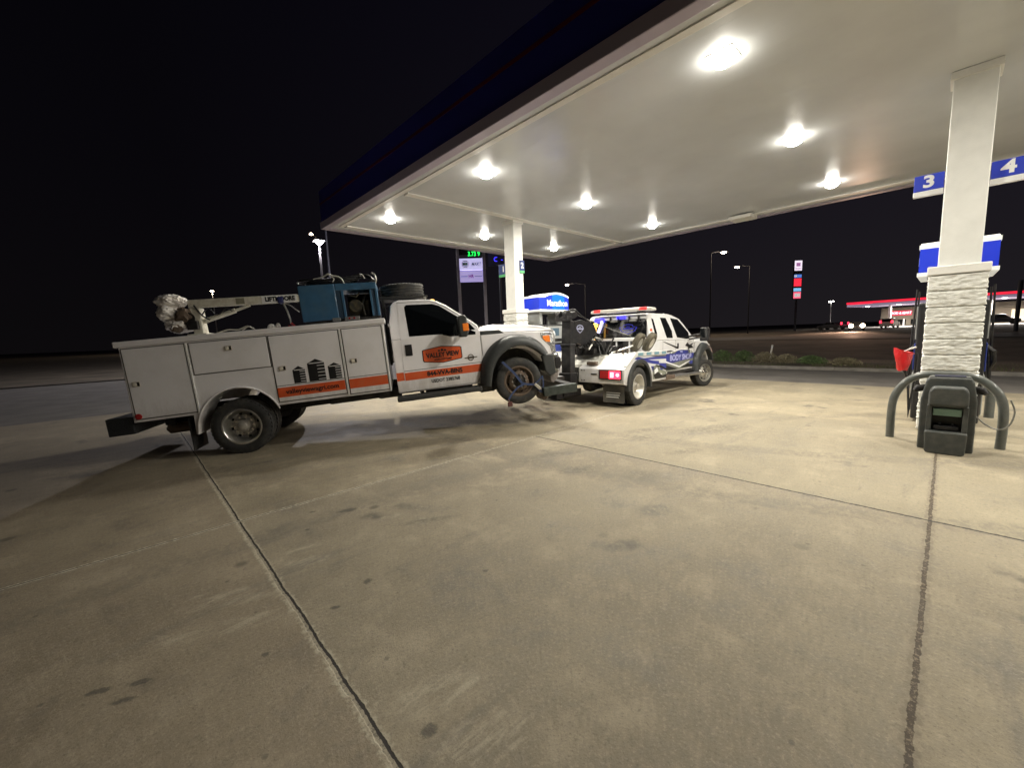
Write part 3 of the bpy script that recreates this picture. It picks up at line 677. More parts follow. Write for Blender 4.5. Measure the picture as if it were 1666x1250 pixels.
def wheel(parent, x, y, z, r=.405, w=.235, side=-1, style='dual', steer=0.0, rim_m=None, name="wheel"):
    e_ = sub(name, parent, (x, y, z), (0, 0, steer)); rr = r*.62
    s = side
    mb = MB(); tyre_mesh(mb, r, w, rr, lugs=style == 'dual')
    if style == 'dual': tyre_mesh(mb, r, w, rr, yc=-s*(w+.05))
    mb.build("tyre", rubber, e_, smooth=True, angle=40)
    rm = rim_m or alu
    mb = MB()
    if style == 'dual':
        mb.lathe([(rr+.012, s*w*.40), (rr+.014, s*w*.46), (rr-.006, s*w*.47), (rr-.02, s*w*.40), (rr-.035, s*w*.1), (rr-.06, -s*.03), (rr*.60, -s*.055), (rr*.56, -s*.02), (rr*.3, -s*.015), (rr*.3, -s*.07), (rr, -s*.1)], n=56, caps=False)
        mb.build("rim", rm, e_, smooth=True, angle=30)
        mb = MB(); mb.lathe([(.095, -s*.02), (.098, s*.02), (.088, s*.045), (.06, s*.055), (.055, s*.095), (.03, s*.105), (.002, s*.106)], n=32)
        mb.build("hub", mat('worn_hub', (.5, .47, .42), .4, metal=.5, dirt=(.2, .17, .13), dscale=20, damt=.6), e_, smooth=True, angle=30)
        mb = MB()
        for i in range(10):
            a = 2*PI*i/10; M = Matrix.Rotation(a, 4, 'Y') @ Matrix.Translation((.128, s*.0, 0)); mb.obox(M, .026, .05, .026)
        mb.build("lug_nuts", chrome, e_)
        mb = MB()
        for i in range(8):
            a = 2*PI*i/8+.2; c = Vector((math.cos(a)*rr*.72, -s*.041, math.sin(a)*rr*.72)); mb.lathe([(.022, 0), (.022, s*.012)], c=c, n=14)
        mb.build("hand_hole", mat("hole_black", (.004, .004, .004), .9), e_)
    else:
        mb.lathe([(rr+.012, s*w*.40), (rr+.014, s*w*.47), (rr-.008, s*w*.48), (rr-.025, s*w*.36), (rr-.035, s*w*.22), (rr*.80, s*w*.20), (rr*.66, s*w*.40), (rr*.5, s*w*.44), (rr*.42, s*w*.40), (rr*.40, s*w*.1), (rr*.3, s*w*.0), (rr, -s*w*.1)], n=56, caps=False)
        mb.build("rim", rm, e_, smooth=True, angle=30)
        mb = MB(); mb.lathe([(rr*.39, s*w*.1), (rr*.39, s*w*.38), (rr*.3, s*w*.42), (.05, s*w*.44), (.045, s*w*.56), (.02, s*w*.60), (.002, s*w*.6)], n=32)
        mb.build("hub", mat("hub_dark", (.03, .028, .026), .5, metal=.4) if style == 'front' else chrome, e_, smooth=True, angle=30)
        mb = MB()
        for i in range(10):
            a = 2*PI*i/10; M = Matrix.Rotation(a, 4, 'Y') @ Matrix.Translation((rr*.47, s*w*.45, 0)); mb.obox(M, .022, .04, .022)
        mb.build("lug_nuts", steel if style == 'front' else chrome, e_)
        mb = MB(); nh = 8
        for i in range(nh):
            a = 2*PI*i/nh+.2; c = Vector((math.cos(a)*rr*.73, s*w*.305, math.sin(a)*rr*.73)); 
            M = Matrix.Rotation(-a, 4, 'Y') @ Matrix.Translation((rr*.73, s*w*.318, 0)) @ Matrix.Rotation(s*math.radians(-52), 4, 'Z')
            cc = MB(); cc.lathe([(.021, -.01), (.021, .008)], n=14)
            mb.add([M @ Vector(v) for v in cc.v], cc.f)
        mb.build("hand_hole", mat("hole_black", (.004, .004, .004), .9), e_)
    return e_

# ================================================================ SERVICE TRUCK
th = math.radians(-28); pt = math.radians(3.9)
AX = Vector((math.cos(th)*math.cos(pt), math.sin(th)*math.cos(pt), math.sin(pt)))
AY = Vector((-math.sin(th), math.cos(th), 0)); AZ = AX.cross(AY)
O1 = Vector((1.6863, 7.9997, 0.0009))
M1 = Matrix(((AX.x, AY.x, AZ.x, O1.x), (AX.y, AY.y, AZ.y, O1.y), (AX.z, AY.z, AZ.z, O1.z), (0, 0, 0, 1)))
T = thing("service_truck", "white utility service truck with orange stripe, its front wheels lifted off the ground", "service truck", M=M1)
RT, UP = (1, 0, 0), (0, 0, 1)
# chassis
mb = MB()
for s_ in (-1, 1): mb.box(-1.25, 4.75, s_*.43-.04, s_*.43+.04, .47, .66)
for x in (-1.2, -.5, .6, 1.6, 2.6, 3.5): mb.box(x-.04, x+.04, -.39, .39, .5, .62)
mb.build("chassis_frame", frame_m, T, bevel=.006)
mb = MB(); mb.tube([(0, -.75, .405), (0, .75, .405)], .055, 12); mb.lathe([(.05, -.16), (.17, -.1), (.19, 0), (.17, .1), (.05, .16)], c=(0, 0, .405), n=20)
mb.tube([(.1, 0, .42), (1.6, 0, .5), (2.8, .05, .55)], .045, 10); mb.build("rear_axle", frame_m, T)
mb = MB(); mb.tube([(4.27, -.8, .47), (4.27, .8, .47)], .05, 12); mb.box(4.2, 4.4, -.1, .2, .36, .55); mb.box(3.62, 3.86, -.9, -.6, .36, .60); mb.box(3.62, 3.86, .6, .9, .36, .60); mb.build("front_axle", frame_m, T)
mb = MB(); mb.box(1.15, 2.1, -.85, -.5, .50, .64); mb.box(2.7, 3.5, -.8, -.4, .40, .56); mb.box(1.9, 2.3, -.7, -.35, .46, .62); mb.build("fuel_tank", frame_m, T, bevel=.04)
mb = MB(); mb.lathe([(.03, -.22), (.075, -.18), (.075, .18), (.03, .22)], c=(0, 0, 0), axis='x', n=18)
mb.v = [(x-.87, y-.8, z+.47) for x, y, z in mb.v]; mb.tube([(-.7, -.8, .47), (-.3, -.72, .56), (.6, -.6, .6)], .03, 8); mb.build("exhaust_muffler", rust, T, smooth=True)
mb = MB(); mb.tube([(-1.15, -.55, .56), (-1.15, -.55, .47)], .02, 8); mb.box(-1.2, -1.1, -.6, -.5, .50, .58); mb.box(-1.0, -.93, -.9, -.86, .52, .62); mb.build("hitch_bracket", frame_m, T)
# rear bumper
mb = MB(); mb.box(-1.60, -1.29, -1.16, 1.16, .51, .755); mb.build("rear_bumper", mat("tread_plate", (.03, .032, .034), .5, metal=.4, bump=.8, bscale=60), T, bevel=.012)
mb = MB(); mb.box(-1.63, -1.6, -.2, .2, .5, .62); mb.tube([(-1.72, 0, .66), (-1.6, 0, .56)], .02, 8); mb.build("hitch", frame_m, T)
# service body sides
arc = [(.02+.55*math.cos(math.radians(a)), .40+.58*math.sin(math.radians(a))) for a in range(25, 172, 7)]
side = [(-1.265, .665), (-1.25, 1.692), (2.165, 1.692), (2.15, .635), (.53, .645)] + arc + [(-.528, .385), (-.575, .385), (-.56, .665)]
for s_ in (-1, 1):
    mb = MB(); mb.prism(side, min(s_*1.185, s_*.70), max(s_*1.185, s_*.70)); mb.build("body_side", paint, T, bevel=.004, seg=1)
    mb = MB(); mb.box(-1.30, 2.195, min(s_*1.205, s_*.69), max(s_*1.205, s_*.69), 1.694, 1.775); mb.build("body_top_rail", paint, T, bevel=.012)
    arc2 = [(.02+.555*math.cos(math.radians(a)), s_*1.193, .40+.585*math.sin(math.radians(a))) for a in range(20, 180, 5)]
    mb = MB(); mb.tube(arc2 + [(-.545, s_*1.193, .385)], .013, 8); mb.build("arch_lip", paint, T)
    panels = [(-1.222, -.502, .712, 1.668), (-.44, .522, 1.232, 1.664), (.553, 1.49, .695, 1.66), (1.548, 2.118, .675, 1.66)]
    for (a, b_, c, d) in panels:
        g = MB(); g.box(a-.014, b_+.014, min(s_*1.187, s_*1.18), max(s_*1.187, s_*1.18), c-.014, d+.012); g.build("door_seal", gap, T)
        mb = MB(); mb.box(a, b_, min(s_*1.198, s_*1.186), max(s_*1.198, s_*1.186), c, d)
        dr = mb.build("compartment_door", paint, T, bevel=.005)
        for (hx, hz) in ((-1.135, 1.188), (.029, 1.551), (.669, 1.181), (1.661, 1.175)):
            if a < hx < b_ and c < hz < d:
                h = MB(); h.box(hx-.046, hx+.046, min(s_*1.199, s_*1.206), max(s_*1.199, s_*1.206), hz-.034, hz+.034); h.build("latch", mat('latch_plate', (.62, .56, .47), .35, metal=.35), dr, bevel=.004)
                h = MB(); h.lathe([(.026, s_*1.2065), (.026, s_*1.214), (.012, s_*1.217)], c=(hx-.014, 0, hz), n=20); h.build("latch_button", mat('latch_bright', (.85, .80, .70), .3, metal=.2), dr)
                h = MB(); h.box(hx+.018, hx+.042, min(s_*1.2065, s_*1.212), max(s_*1.2065, s_*1.212), hz-.026, hz+.026); h.build("latch_keyhole", blackm, dr)
    mb = MB()
    for (x, z0, z1) in ((-.478, .69, 1.668), (1.515, .665, 1.665), (2.14, .645, 1.67)): mb.box(x-.011, x+.011, min(s_*1.206, s_*1.186), max(s_*1.206, s_*1.186), z0, z1)
    mb.build("door_pillar", lightg, T, bevel=.003)
    mb = MB(); mb.lathe([(.04, s_*1.199), (.04, s_*1.207), (.02, s_*1.21)], c=(-1.19, 0, .745), n=24); mb.build("side_reflector", redlens, T)
    mb = MB()
    for (a, b_) in ((.555, 1.488), (1.55, 2.116)): mb.box(a, b_, min(s_*1.1985, s_*1.2005), max(s_*1.1985, s_*1.2005), .755, .900)
    mb.build("orange_stripe", orange, T)
    mb = MB()
    for (a, b_) in ((.555, 1.488), (1.55, 2.116)): mb.box(a, b_, min(s_*1.1985, s_*1.2003), max(s_*1.1985, s_*1.2003), .922, .930)
    mb.build("pinstripe", blackv, T)
mb = MB(); mb.box(-1.26, 2.16, -.7, .7, .95, 1.0); mb.box(2.11, 2.16, -.7, .7, .66, 1.76); mb.box(-1.26, -1.21, -.7, .7, .66, 1.2); mb.build("load_bed", paint, T, bevel=.005)
mb = MB(); mb.box(-1.272, -1.266, -1.1, 1.1, .70, 1.66); mb.build("rear_panel", paint, T)
for s_ in (-1, 1):
    mb = MB(); mb.box(-1.285, -1.272, s_*1.0-.06, s_*1.0+.06, .8, 1.0); mb.build("tail_lamp", redlens, T, bevel=.006)
# grain bins graphic and web address
yv = -1.1988
bins = MB(); lines = MB()
for (a, b_, zt, zs) in ((.795, .962, 1.19, 1.137), (1.005, 1.238, 1.268, 1.21), (1.282, 1.462, 1.182, 1.135)):
    bins.prism([(a, .938), (b_, .938), (b_, zs), ((a+b_)/2, zt), (a, zs)], yv-.002, yv)
    w_ = b_-a
    lines.box(a+w_*.1, b_-.004, yv-.0032, yv-.0021, zs-.008, zs+.002)
    n_ = 5 if w_ < .2 else 5; st = (zs-.955)/5
    for i in range(n_): lines.box(a+w_*.55, b_+.001, yv-.0032, yv-.0021, .958+i*st, .966+i*st)
bins.build("grain_bins_graphic", blackv, T); lines.build("grain_bins_lines", paint, T)
text("web_address", "valleyviewagri.com", .098, (1.03, -1.2006, .826), RT, UP, blackv, T, xs=1.0, bold=.0015)

# cab
def gh(z): return 1.0 - max(0, z-1.42)*.27
low = [(2.245, .55), (2.245, 1.42), (3.70, 1.42), (3.70, .53)]
greenh = [(2.245, 1.42), (2.245, 1.70), (2.30, 1.97), (2.345, 2.025), (2.43, 2.055), (2.762, 2.045), (2.95, 2.025), (3.06, 1.99), (3.206, 1.901), (3.417, 1.74), (3.672, 1.533), (3.70, 1.42)]
mb = MB(); mb.prism(low, -1.0, 1.0); mb.prismf(greenh, lambda z: -gh(z), lambda z: gh(z)); mb.build("cab_shell", paint, T, bevel=.02, seg=3)
winp = [(2.516, 1.935), (2.55, 1.968), (2.965, 1.950), (3.075, 1.912), (3.334, 1.720), (3.548, 1.565), (3.622, 1.46), (3.618, 1.375), (3.187, 1.385), (3.04, 1.44), (2.529, 1.452)]
for s_ in (-1, 1):
    f1 = (lambda s_: (lambda z: s_*(gh(z)-.01)))(s_); f2 = (lambda s_: (lambda z: s_*(gh(z)+.006)))(s_); f3 = (lambda s_: (lambda z: s_*(gh(z)+.003)))(s_); f4 = (lambda s_: (lambda z: s_*(gh(z)+.0015)))(s_)
    # door: seam line + lower skin
    dl = [(2.405, 2.015), (2.392, 1.62), (2.384, 1.305), (2.372, .90), (2.365, .56), (3.575, .56), (3.655, .73), (3.692, 1.03), (3.697, 1.32), (3.66, 1.50), (3.20, 1.868), (3.04, 1.965), (2.93, 1.998)]
    mb = MB(); mb.prismf(dl, f1, f4); d_ = mb.build("door_seam", gap, T)
    cx_, cz_ = 3.03, 1.25
    dl2 = [(x + (.007 if x < cx_ else -.007), z + (.007 if z < cz_ else -.007)) for x, z in dl]
    # split at beltline so that both halves stay flat
    upper = [p for p in dl2 if p[1] > 1.42]; 
    mb = MB()
    mb.prismf([(2.393, 1.42), (2.40, 1.62), (2.412, 2.008), (2.93, 1.991), (3.033, 1.958), (3.193, 1.861), (3.653, 1.493), (3.68, 1.42)], f1, f3)
    mb.prismf([(2.393, 1.42), (2.391, 1.305), (2.379, .90), (2.372, .567), (3.568, .567), (3.648, .73), (3.685, 1.03), (3.690, 1.32), (3.68, 1.42)], f1, f3)
    dr = mb.build("cab_door", paint, T)
    def dens(pts):
        out = []
        for (a, b_) in zip(pts, pts[1:]+pts[:1]):
            out.append(a)
            if (a[1]-1.42)*(b_[1]-1.42) < 0:
                u = (1.42-a[1])/(b_[1]-a[1]); out.append((a[0]+(b_[0]-a[0])*u, 1.42))
        return out
    mb = MB(); mb.prismf([(x, z) for x, z in winp if z > 1.43] + [(3.62, 1.42), (3.08, 1.42)], f1, f2); mb.prismf([(3.08, 1.42), (3.62, 1.42), (3.618, 1.375), (3.187, 1.385)], f1, f2)
    mb.build("side_window", glassd, dr)
    mb = MB(); mb.box(3.49, 3.515, min(s_*1.0, s_*.94), max(s_*1.0, s_*.94), 1.39, 1.56); mb.build("window_divider", blackm, dr)
    mb = MB(); mb.box(2.44, 2.55, min(s_*1.004, s_*1.018), max(s_*1.004, s_*1.018), 1.145, 1.325); mb.build("door_handle", blackm, dr, bevel=.02, seg=3)
    mb = MB(); mb.box(2.25, 2.366, min(s_*1.0005, s_*1.0025), max(s_*1.0005, s_*1.0025), .752, .885); mb.box(2.38, 3.68, min(s_*1.0035, s_*1.0055), max(s_*1.0035, s_*1.0055), .745, .872); mb.build("orange_stripe", orange, T)
    mb = MB(); mb.box(2.38, 3.68, min(s_*1.0035, s_*1.0052), max(s_*1.0035, s_*1.0052), .897, .905); mb.build("pinstripe", blackv, T)
    mb = MB(); mb.box(2.215, 3.605, min(s_*1.16, s_*.9), max(s_*1.16, s_*.9), .425, .505); mb.box(2.6, 2.66, min(s_*.9, s_*.5), max(s_*.9, s_*.5), .46, .52); mb.build("step_board", mat("step_black", (.03, .03, .028), .6, bump=.5, bscale=80), T, bevel=.02)
    # mirror
    m_ = sub("door_mirror", T)
    mb = MB(); mb.tube([(3.50, s_*.99, 1.46), (3.42, s_*1.2, 1.47)], .028, 8); mb.build("arm", blackm, m_)
    mb = MB(); mb.prism([(3.30, 1.36), (3.42, 1.355), (3.45, 1.42), (3.44, 1.68), (3.40, 1.71), (3.32, 1.70), (3.29, 1.64)], min(s_*1.17, s_*1.36), max(s_*1.17, s_*1.36)); mb.build("shell", plastic, m_, bevel=.025, seg=3)
    mb = MB(); mb.box(3.36, 3.455, min(s_*1.345, s_*1.368), max(s_*1.345, s_*1.368), 1.45, 1.57); mb.build("turn_signal", amber, m_, bevel=.01)
    mb = MB(); mb.box(3.283, 3.292, min(s_*1.19, s_*1.34), max(s_*1.19, s_*1.34), 1.40, 1.66); mb.build("mirror_glass", chrome, m_)
# company sign on the door, right-hand side
sg = [(2.70, 1.20), (2.72, 1.212), (3.018, 1.250), (3.33, 1.212), (3.352, 1.195), (3.352, 1.025), (3.335, 1.005), (3.018, .965), (2.715, 1.008), (2.697, 1.03)]
mb = MB(); mb.prism(sg, -1.0055, -1.0035); mb.build("door_sign_border", blackv, T)
cxs, czs = 3.025, 1.108
mb = MB(); mb.prism([(cxs+(x-cxs)*.955, czs+(z-czs)*.9) for x, z in sg], -1.0075, -1.0056); mb.build("door_sign", orange, T)
text("sign_name", "VALLEY VIEW", .108, (cxs+.005, -1.0077, 1.103), RT, UP, blackv, T, xs=.83, bold=.004)
text("sign_subtitle", "AGRI-SYSTEMS", .045, (cxs, -1.0077, 1.028), RT, UP, blackv, T, xs=1.0, bold=.001)
mb = MB()
for (a, h) in ((-.05, .028), (0, .042), (.05, .028)): mb.prism([(cxs+a-.02, 1.162), (cxs+a+.02, 1.162), (cxs+a+.02, 1.162+h*.7), (cxs+a, 1.162+h), (cxs+a-.02, 1.162+h*.7)], -1.0092, -1.0077)
mb.build("sign_bins_icon", blackv, T)
text("phone_number", "844-VVA-BINS", .102, (3.03, -1.0057, .808), RT, UP, blackv, T, xs=.95, bold=.004)
text("dot_number", "USDOT 2385768", .078, (3.03, -1.0034, .682), RT, UP, blackv, T, xs=.86, bold=.0018)
mb = MB(); mb.lathe([(.055, -1.0037), (.055, -1.0075), (.04, -1.0075), (.04, -1.0037)], c=(3.49, 0, 1.0), n=24, closed=True)
mb.box(3.385, 3.60, -1.012, -1.0038, .993, 1.008); mb.box(3.44, 3.54, -1.011, -1.0038, .985, 1.016); mb.build("fender_badge", chrome, T)
mb = MB(); mb.prism([(3.20, 1.895), (3.64, 1.548), (3.655, 1.556), (3.215, 1.905)], -.80, .80); mb.build("windscreen", glassd, T)
for k_, y in enumerate((-.6, -.3, 0, .3, .6)):
    mb = MB(); mb.lathe([(.045, 0), (.04, .025), (.015, .035)], c=(3.0, y, 2.012), axis='z', n=16); mb.build("roof_marker_lamp", amberlit if k_ == 0 else amber, T, smooth=True)
# front clip
fr = [(3.70, .53), (3.70, 1.355), (4.11, 1.35), (4.75, 1.315), (4.965, 1.29), (5.0, 1.2), (5.0, .90), (4.86, .88)]
wa = [(4.27+.56*math.cos(math.radians(a)), .47+.60*math.sin(math.radians(a))) for a in range(30, 172, 7)]
fr2 = fr + wa + [(3.76, .53)]
for s_ in (-1, 1):
    mb = MB(); mb.prism(fr2, min(s_*1.0, s_*.62), max(s_*1.0, s_*.62)); mb.build("fender", paint, T, bevel=.012)
    out_ = [(3.602, .511), (3.645, .817), (3.736, 1.019), (3.867, 1.165), (4.043, 1.262), (4.242, 1.300), (4.437, 1.283), (4.63, 1.208), (4.768, 1.091), (4.862, .926)]
    in_ = [(4.735, .90), (4.655, .975), (4.50, 1.075), (4.36, 1.105), (4.234, 1.102), (4.058, 1.035), (3.90, .89), (3.805, .68), (3.762, .475)]
    so = [(p.x, p.z) for p in smooth_pts([(a, 0, b_) for a, b_ in out_], 3)]; si = [(p.x, p.z) for p in smooth_pts([(a, 0, b_) for a, b_ in in_], 3)]
    # flare: a curved lip, outer edge on the fender, inner edge standing out
    n_ = min(len(so), 28); 
    def resamp(P_, n):
        L_ = [0]
        for a, b_ in zip(P_, P_[1:]): L_.append(L_[-1]+math.hypot(b_[0]-a[0], b_[1]-a[1]))
        out = []
        for i in range(n):
            d = L_[-1]*i/(n-1); k_ = max(j for j in range(len(L_)) if L_[j] <= d+1e-9); k_ = min(k_, len(P_)-2)
            u = (d-L_[k_])/max(1e-9, L_[k_+1]-L_[k_]); out.append((P_[k_][0]+(P_[k_+1][0]-P_[k_][0])*u, P_[k_][1]+(P_[k_+1][1]-P_[k_][1])*u))
        return out
    A = resamp(so, 26); B = resamp(si[::-1], 26)
    secs = [(0, 1.0), (.06, 1.07), (.22, 1.125), (.5, 1.158), (.8, 1.17), (.96, 1.165), (1.0, 1.15), (1.0, .80), (0, .80)]
    vs = []
    for i in range(26):
        for u, y in secs: vs.append((A[i][0]+(B[i][0]-A[i][0])*u, s_*y, A[i][1]+(B[i][1]-A[i][1])*u))
    m_ = len(secs); fs = [(i*m_+j, i*m_+(j+1) % m_, (i+1)*m_+(j+1) % m_, (i+1)*m_+j) for i in range(25) for j in range(m_)]
    fs += [tuple(range(m_)), tuple(range(25*m_, 26*m_))]
    mb = MB(); mb.add(vs, fs); mb.build("wheel_arch_flare", plastic, T, smooth=True, angle=50)
    mb = MB(); mb.prism([(3.705, 1.425), (4.03, 1.412), (4.12, 1.348), (3.705, 1.352)], min(s_*1.004, s_*.93), max(s_*1.004, s_*.93)); mb.build("cowl_vent", plastic, T, bevel=.008)
    mb = MB(); mb.prism([(4.765, 1.288), (4.98, 1.292), (5.03, 1.26), (5.03, .905), (4.95, .892), (4.925, 1.03), (4.83, 1.13), (4.77, 1.2)], min(s_*1.008, s_*.72), max(s_*1.008, s_*.72)); mb.build("headlamp", lens, T, bevel=.012)
    mb = MB(); mb.prism([(4.80, 1.225), (4.93, 1.225), (4.935, 1.11), (4.86, 1.115), (4.81, 1.17)], min(s_*1.0082, s_*1.014), max(s_*1.0082, s_*1.014)); mb.build("side_marker_lamp", amber, T, bevel=.004)
    # black bumper corner
    mb = MB(); mb.prism([(4.735, .89), (4.87, .895), (4.965, .89), (4.985, .55), (4.87, .50), (4.79, .60)], min(s_*1.05, s_*.7), max(s_*1.05, s_*.7)); mb.build("bumper_corner", plastic, T, bevel=.02)
mb = MB(); mb.prismz([(4.955, -1.03), (5.05, -1.01), (5.13, -.86), (5.16, -.5), (5.17, 0), (5.16, .5), (5.13, .86), (5.05, 1.01), (4.955, 1.03), (4.96, .9), (5.0, 0), (4.96, -.9)], .55, .885); mb.build("front_bumper", chrome, T, bevel=.02)
mb = MB()
for s_ in (-1, 1): mb.prism([(5.0, .62), (5.08, .62), (5.1, .68), (5.1, .78), (5.08, .83), (5.0, .83), (4.985, .78), (4.985, .68)], min(s_*1.035, s_*.98), max(s_*1.035, s_*.98))
mb.build("fog_lamp_recess", blackm, T, bevel=.01)
mb = MB(); mb.prism([(4.87, .55), (5.06, .548), (5.03, .45), (4.93, .36), (4.88, .40)], -1.0, 1.0); mb.build("air_dam", mat("scuffed_dam", (.16, .14, .13), .6, dirt=(.35, .3, .27), dscale=14, damt=.8), T, bevel=.02)
# hood
hp = [(3.70, 1.36), (3.71, 1.50), (3.97, 1.513), (4.44, 1.472), (4.80, 1.412), (4.96, 1.36), (5.06, 1.28), (5.07, 1.20), (5.0, 1.2), (4.99, 1.295), (4.75, 1.318), (4.11, 1.355)]
mb = MB(); n_ = len(hp); mb.prismf(hp, lambda z: -.99+max(0, z-1.33)*1.1, lambda z: .99-max(0, z-1.33)*1.1); mb.build("hood", paint, T, bevel=.03, seg=3)
mb = MB(); mb.box(3.62, 3.80, -.8, .8, 1.505, 1.522); mb.build("cowl_grille", blackm, T)
mb = MB(); mb.tube([(3.70, -.4, 1.53), (3.58, -.05, 1.60)], .008, 6); mb.tube([(3.70, .3, 1.53), (3.58, .65, 1.60)], .008, 6); mb.box(3.75, 3.78, -.62, -.58, 1.51, 1.535); mb.build("wipers", blackm, T)
mb = MB(); mb.box(4.99, 5.09, -.72, .72, .90, 1.27); mb.build("grille_frame", chrome, T, bevel=.02)
mb = MB()
for i in range(5): mb.box(5.091, 5.1, -.66, .66, .94+i*.065, .965+i*.065)
mb.build("grille_bars", blackm, T)
mb = MB(); mb.box(3.75, 4.9, -.61, .61, .6, 1.28); mb.box(3.72, 3.76, -.95, .95, .5, 1.3); mb.build("engine_bay", frame_m, T)
# wheels
w1 = wheel(T, 0, -1.07, .405, r=.405, w=.235, side=-1, style='dual'); w2 = wheel(T, 0, 1.07, .405, side=1, style='dual')
w3 = wheel(T, 4.27, -1.0, .50, r=.405, w=.245, side=-1, style='front', rim_m=rust, steer=math.radians(-3)); w4 = wheel(T, 4.27, 1.0, .50, r=.405, w=.245, side=1, style='front', rim_m=rust)
mb = MB(); mb.box(-.66, -.645, -1.15, -.72, .15, .62); mb.build("mud_flap", rubber, T); 
mb = MB(); mb.box(-.66, -.645, .72, 1.15, .15, .62); mb.build("mud_flap", rubber, T)
# truck crane at the rear corner
C_ = sub("truck_crane", T)
cy = -.9
mb = MB(); mb.box(-.43, -.31, cy-.09, cy+.09, 1.776, 2.16); mb.box(-.50, -.26, cy-.14, cy+.14, 1.776, 1.80); mb.build("crane_post", creampaint, C_, bevel=.01)
def barM(a, b_, tw=0):
    a, b_ = Vector(a), Vector(b_); d = (b_-a); x_ = d.normalized(); y_ = Vector((0, 1, 0)); z_ = x_.cross(y_).normalized(); y_ = z_.cross(x_); c = (a+b_)/2
    return Matrix(((x_.x, y_.x, z_.x, c.x), (x_.y, y_.y, z_.y, c.y), (x_.z, y_.z, z_.z, c.z), (0, 0, 0, 1))), d.length
M, l_ = barM((-.45, cy, 2.228), (.98, cy, 2.202)); mb = MB(); mb.obox(M, l_, .11, .112); mb.build("crane_boom", creampaint, C_, bevel=.008)
M, l_ = barM((.35, cy, 2.212), (1.02, cy, 2.200)); mb = MB(); mb.obox(M, l_, .085, .085); mb.build("boom_extension", creampaint, C_, bevel=.006)
M, l_ = barM((.50, cy-.058, 2.210), (.97, cy-.058, 2.202)); mb = MB(); mb.obox(M, l_, .003, .108); mb.build("boom_label", signw, C_)
text("boom_lettering", "LIFTMOORE", .088, (.745, cy-.0605, 2.205), (1, 0, -.02), UP, blackv, C_, xs=.86, bold=.004)
M, l_ = barM((.16, cy-.0575, 2.217), (.27, cy-.0575, 2.215)); mb = MB(); mb.obox(M, l_, .003, .085); mb.build("boom_plate", mat("olive_plate", (.22, .21, .15), .6), C_)
mb = MB(); mb.tube([(-.34, cy-.02, 1.96), (-.05, cy-.02, 2.04), (.12, cy-.02, 2.088)], .034, 14); mb.tube([(.12, cy-.02, 2.088), (.32, cy-.02, 2.15)], .02, 12); mb.build("hydraulic_cylinder", creampaint, C_, smooth=True)
mb = MB(); mb.tube(smooth_pts([(-.30, cy-.07, 2.05), (-.2, cy-.08, 2.14), (-.1, cy-.08, 2.04), (.02, cy-.08, 2.12), (.1, cy-.08, 2.08)]), .009, 6); mb.tube(smooth_pts([(-.36, cy-.1, 2.2), (-.28, cy-.1, 2.05), (-.2, cy-.08, 1.98)]), .01, 6); mb.build("hydraulic_hose", blackm, C_)
mb = MB(); mb.lathe([(.02, -.1), (.085, -.1), (.085, -.085), (.05, -.08), (.05, .08), (.085, .085), (.085, .1), (.02, .1)], c=(-.44, cy-.05, 2.02), n=20); mb.box(-.47, -.34, cy-.16, cy+.1, 1.86, 1.98); mb.build("winch_drum", blackm, C_, bevel=.004)
mb = MB(); mb.box(.70, .79, cy-.075, cy+.075, 2.14, 2.24); mb.build("hook_block", mat("hook_navy", (.02, .025, .12), .5), C_, bevel=.02)
mb = MB(); mb.tube([(.76, cy, 2.15), (.80, cy, 2.02), (.82, cy, 1.9), (.82, cy, 1.84)], .014, 8); mb.tube(smooth_pts([(.78, cy-.03, 2.14), (.86, cy-.03, 2.1), (.92, cy-.04, 2.04), (.97, cy-.03, 1.99)]), .008, 6); mb.build("hook_chain", alu, C_)
mb = MB(); mb.tube([(.82, cy, 1.84), (.86, cy, 1.80), (.82, cy, 1.775), (.78, cy, 1.79)], .018, 8); mb.build("hook", mat("hook_red", (.3, .02, .02), .4), C_)
# crumpled plastic cover round the winch head
def lump(mb, c, r, seed, amp=.22, sub_=4):
    bm = bmesh.new(); bmesh.ops.create_icosphere(bm, subdivisions=sub_, radius=1)
    for v in bm.verts:
        q = v.co.copy()*2.0 + Vector((seed, 0, 0)); d_ = 1 + amp*(noise.noise(q)) + amp*.9*abs(noise.noise(q*2.3)) + amp*.7*abs(noise.noise(q*4.7)) + amp*.3*noise.noise(q*9)
        v.co = Vector((c[0]+v.co.x*r[0]*d_, c[1]+v.co.y*r[1]*d_, c[2]+v.co.z*r[2]*d_))
    me_v = [tuple(v.co) for v in bm.verts]; me_f = [tuple(v.index for v in f.verts) for f in bm.faces]; bm.free(); mb.add(me_v, me_f)
mb = MB(); lump(mb, (-.66, cy, 2.28), (.175, .17, .095), 1, .18); lump(mb, (-.70, cy, 2.12), (.13, .17, .12), 4, .18); lump(mb, (-.60, cy, 1.94), (.17, .17, .10), 8, .18)
mb.build("plastic_cover", wrap, C_, smooth=True, angle=30)
mb = MB(); lump(mb, (-.50, cy-.12, 2.06), (.09, .06, .10), 2, .35, 3); lump(mb, (-.60, cy-.14, 1.90), (.07, .04, .06), 12, .35, 3); mb.build("winch_motor", rust, C_, smooth=True, angle=25)
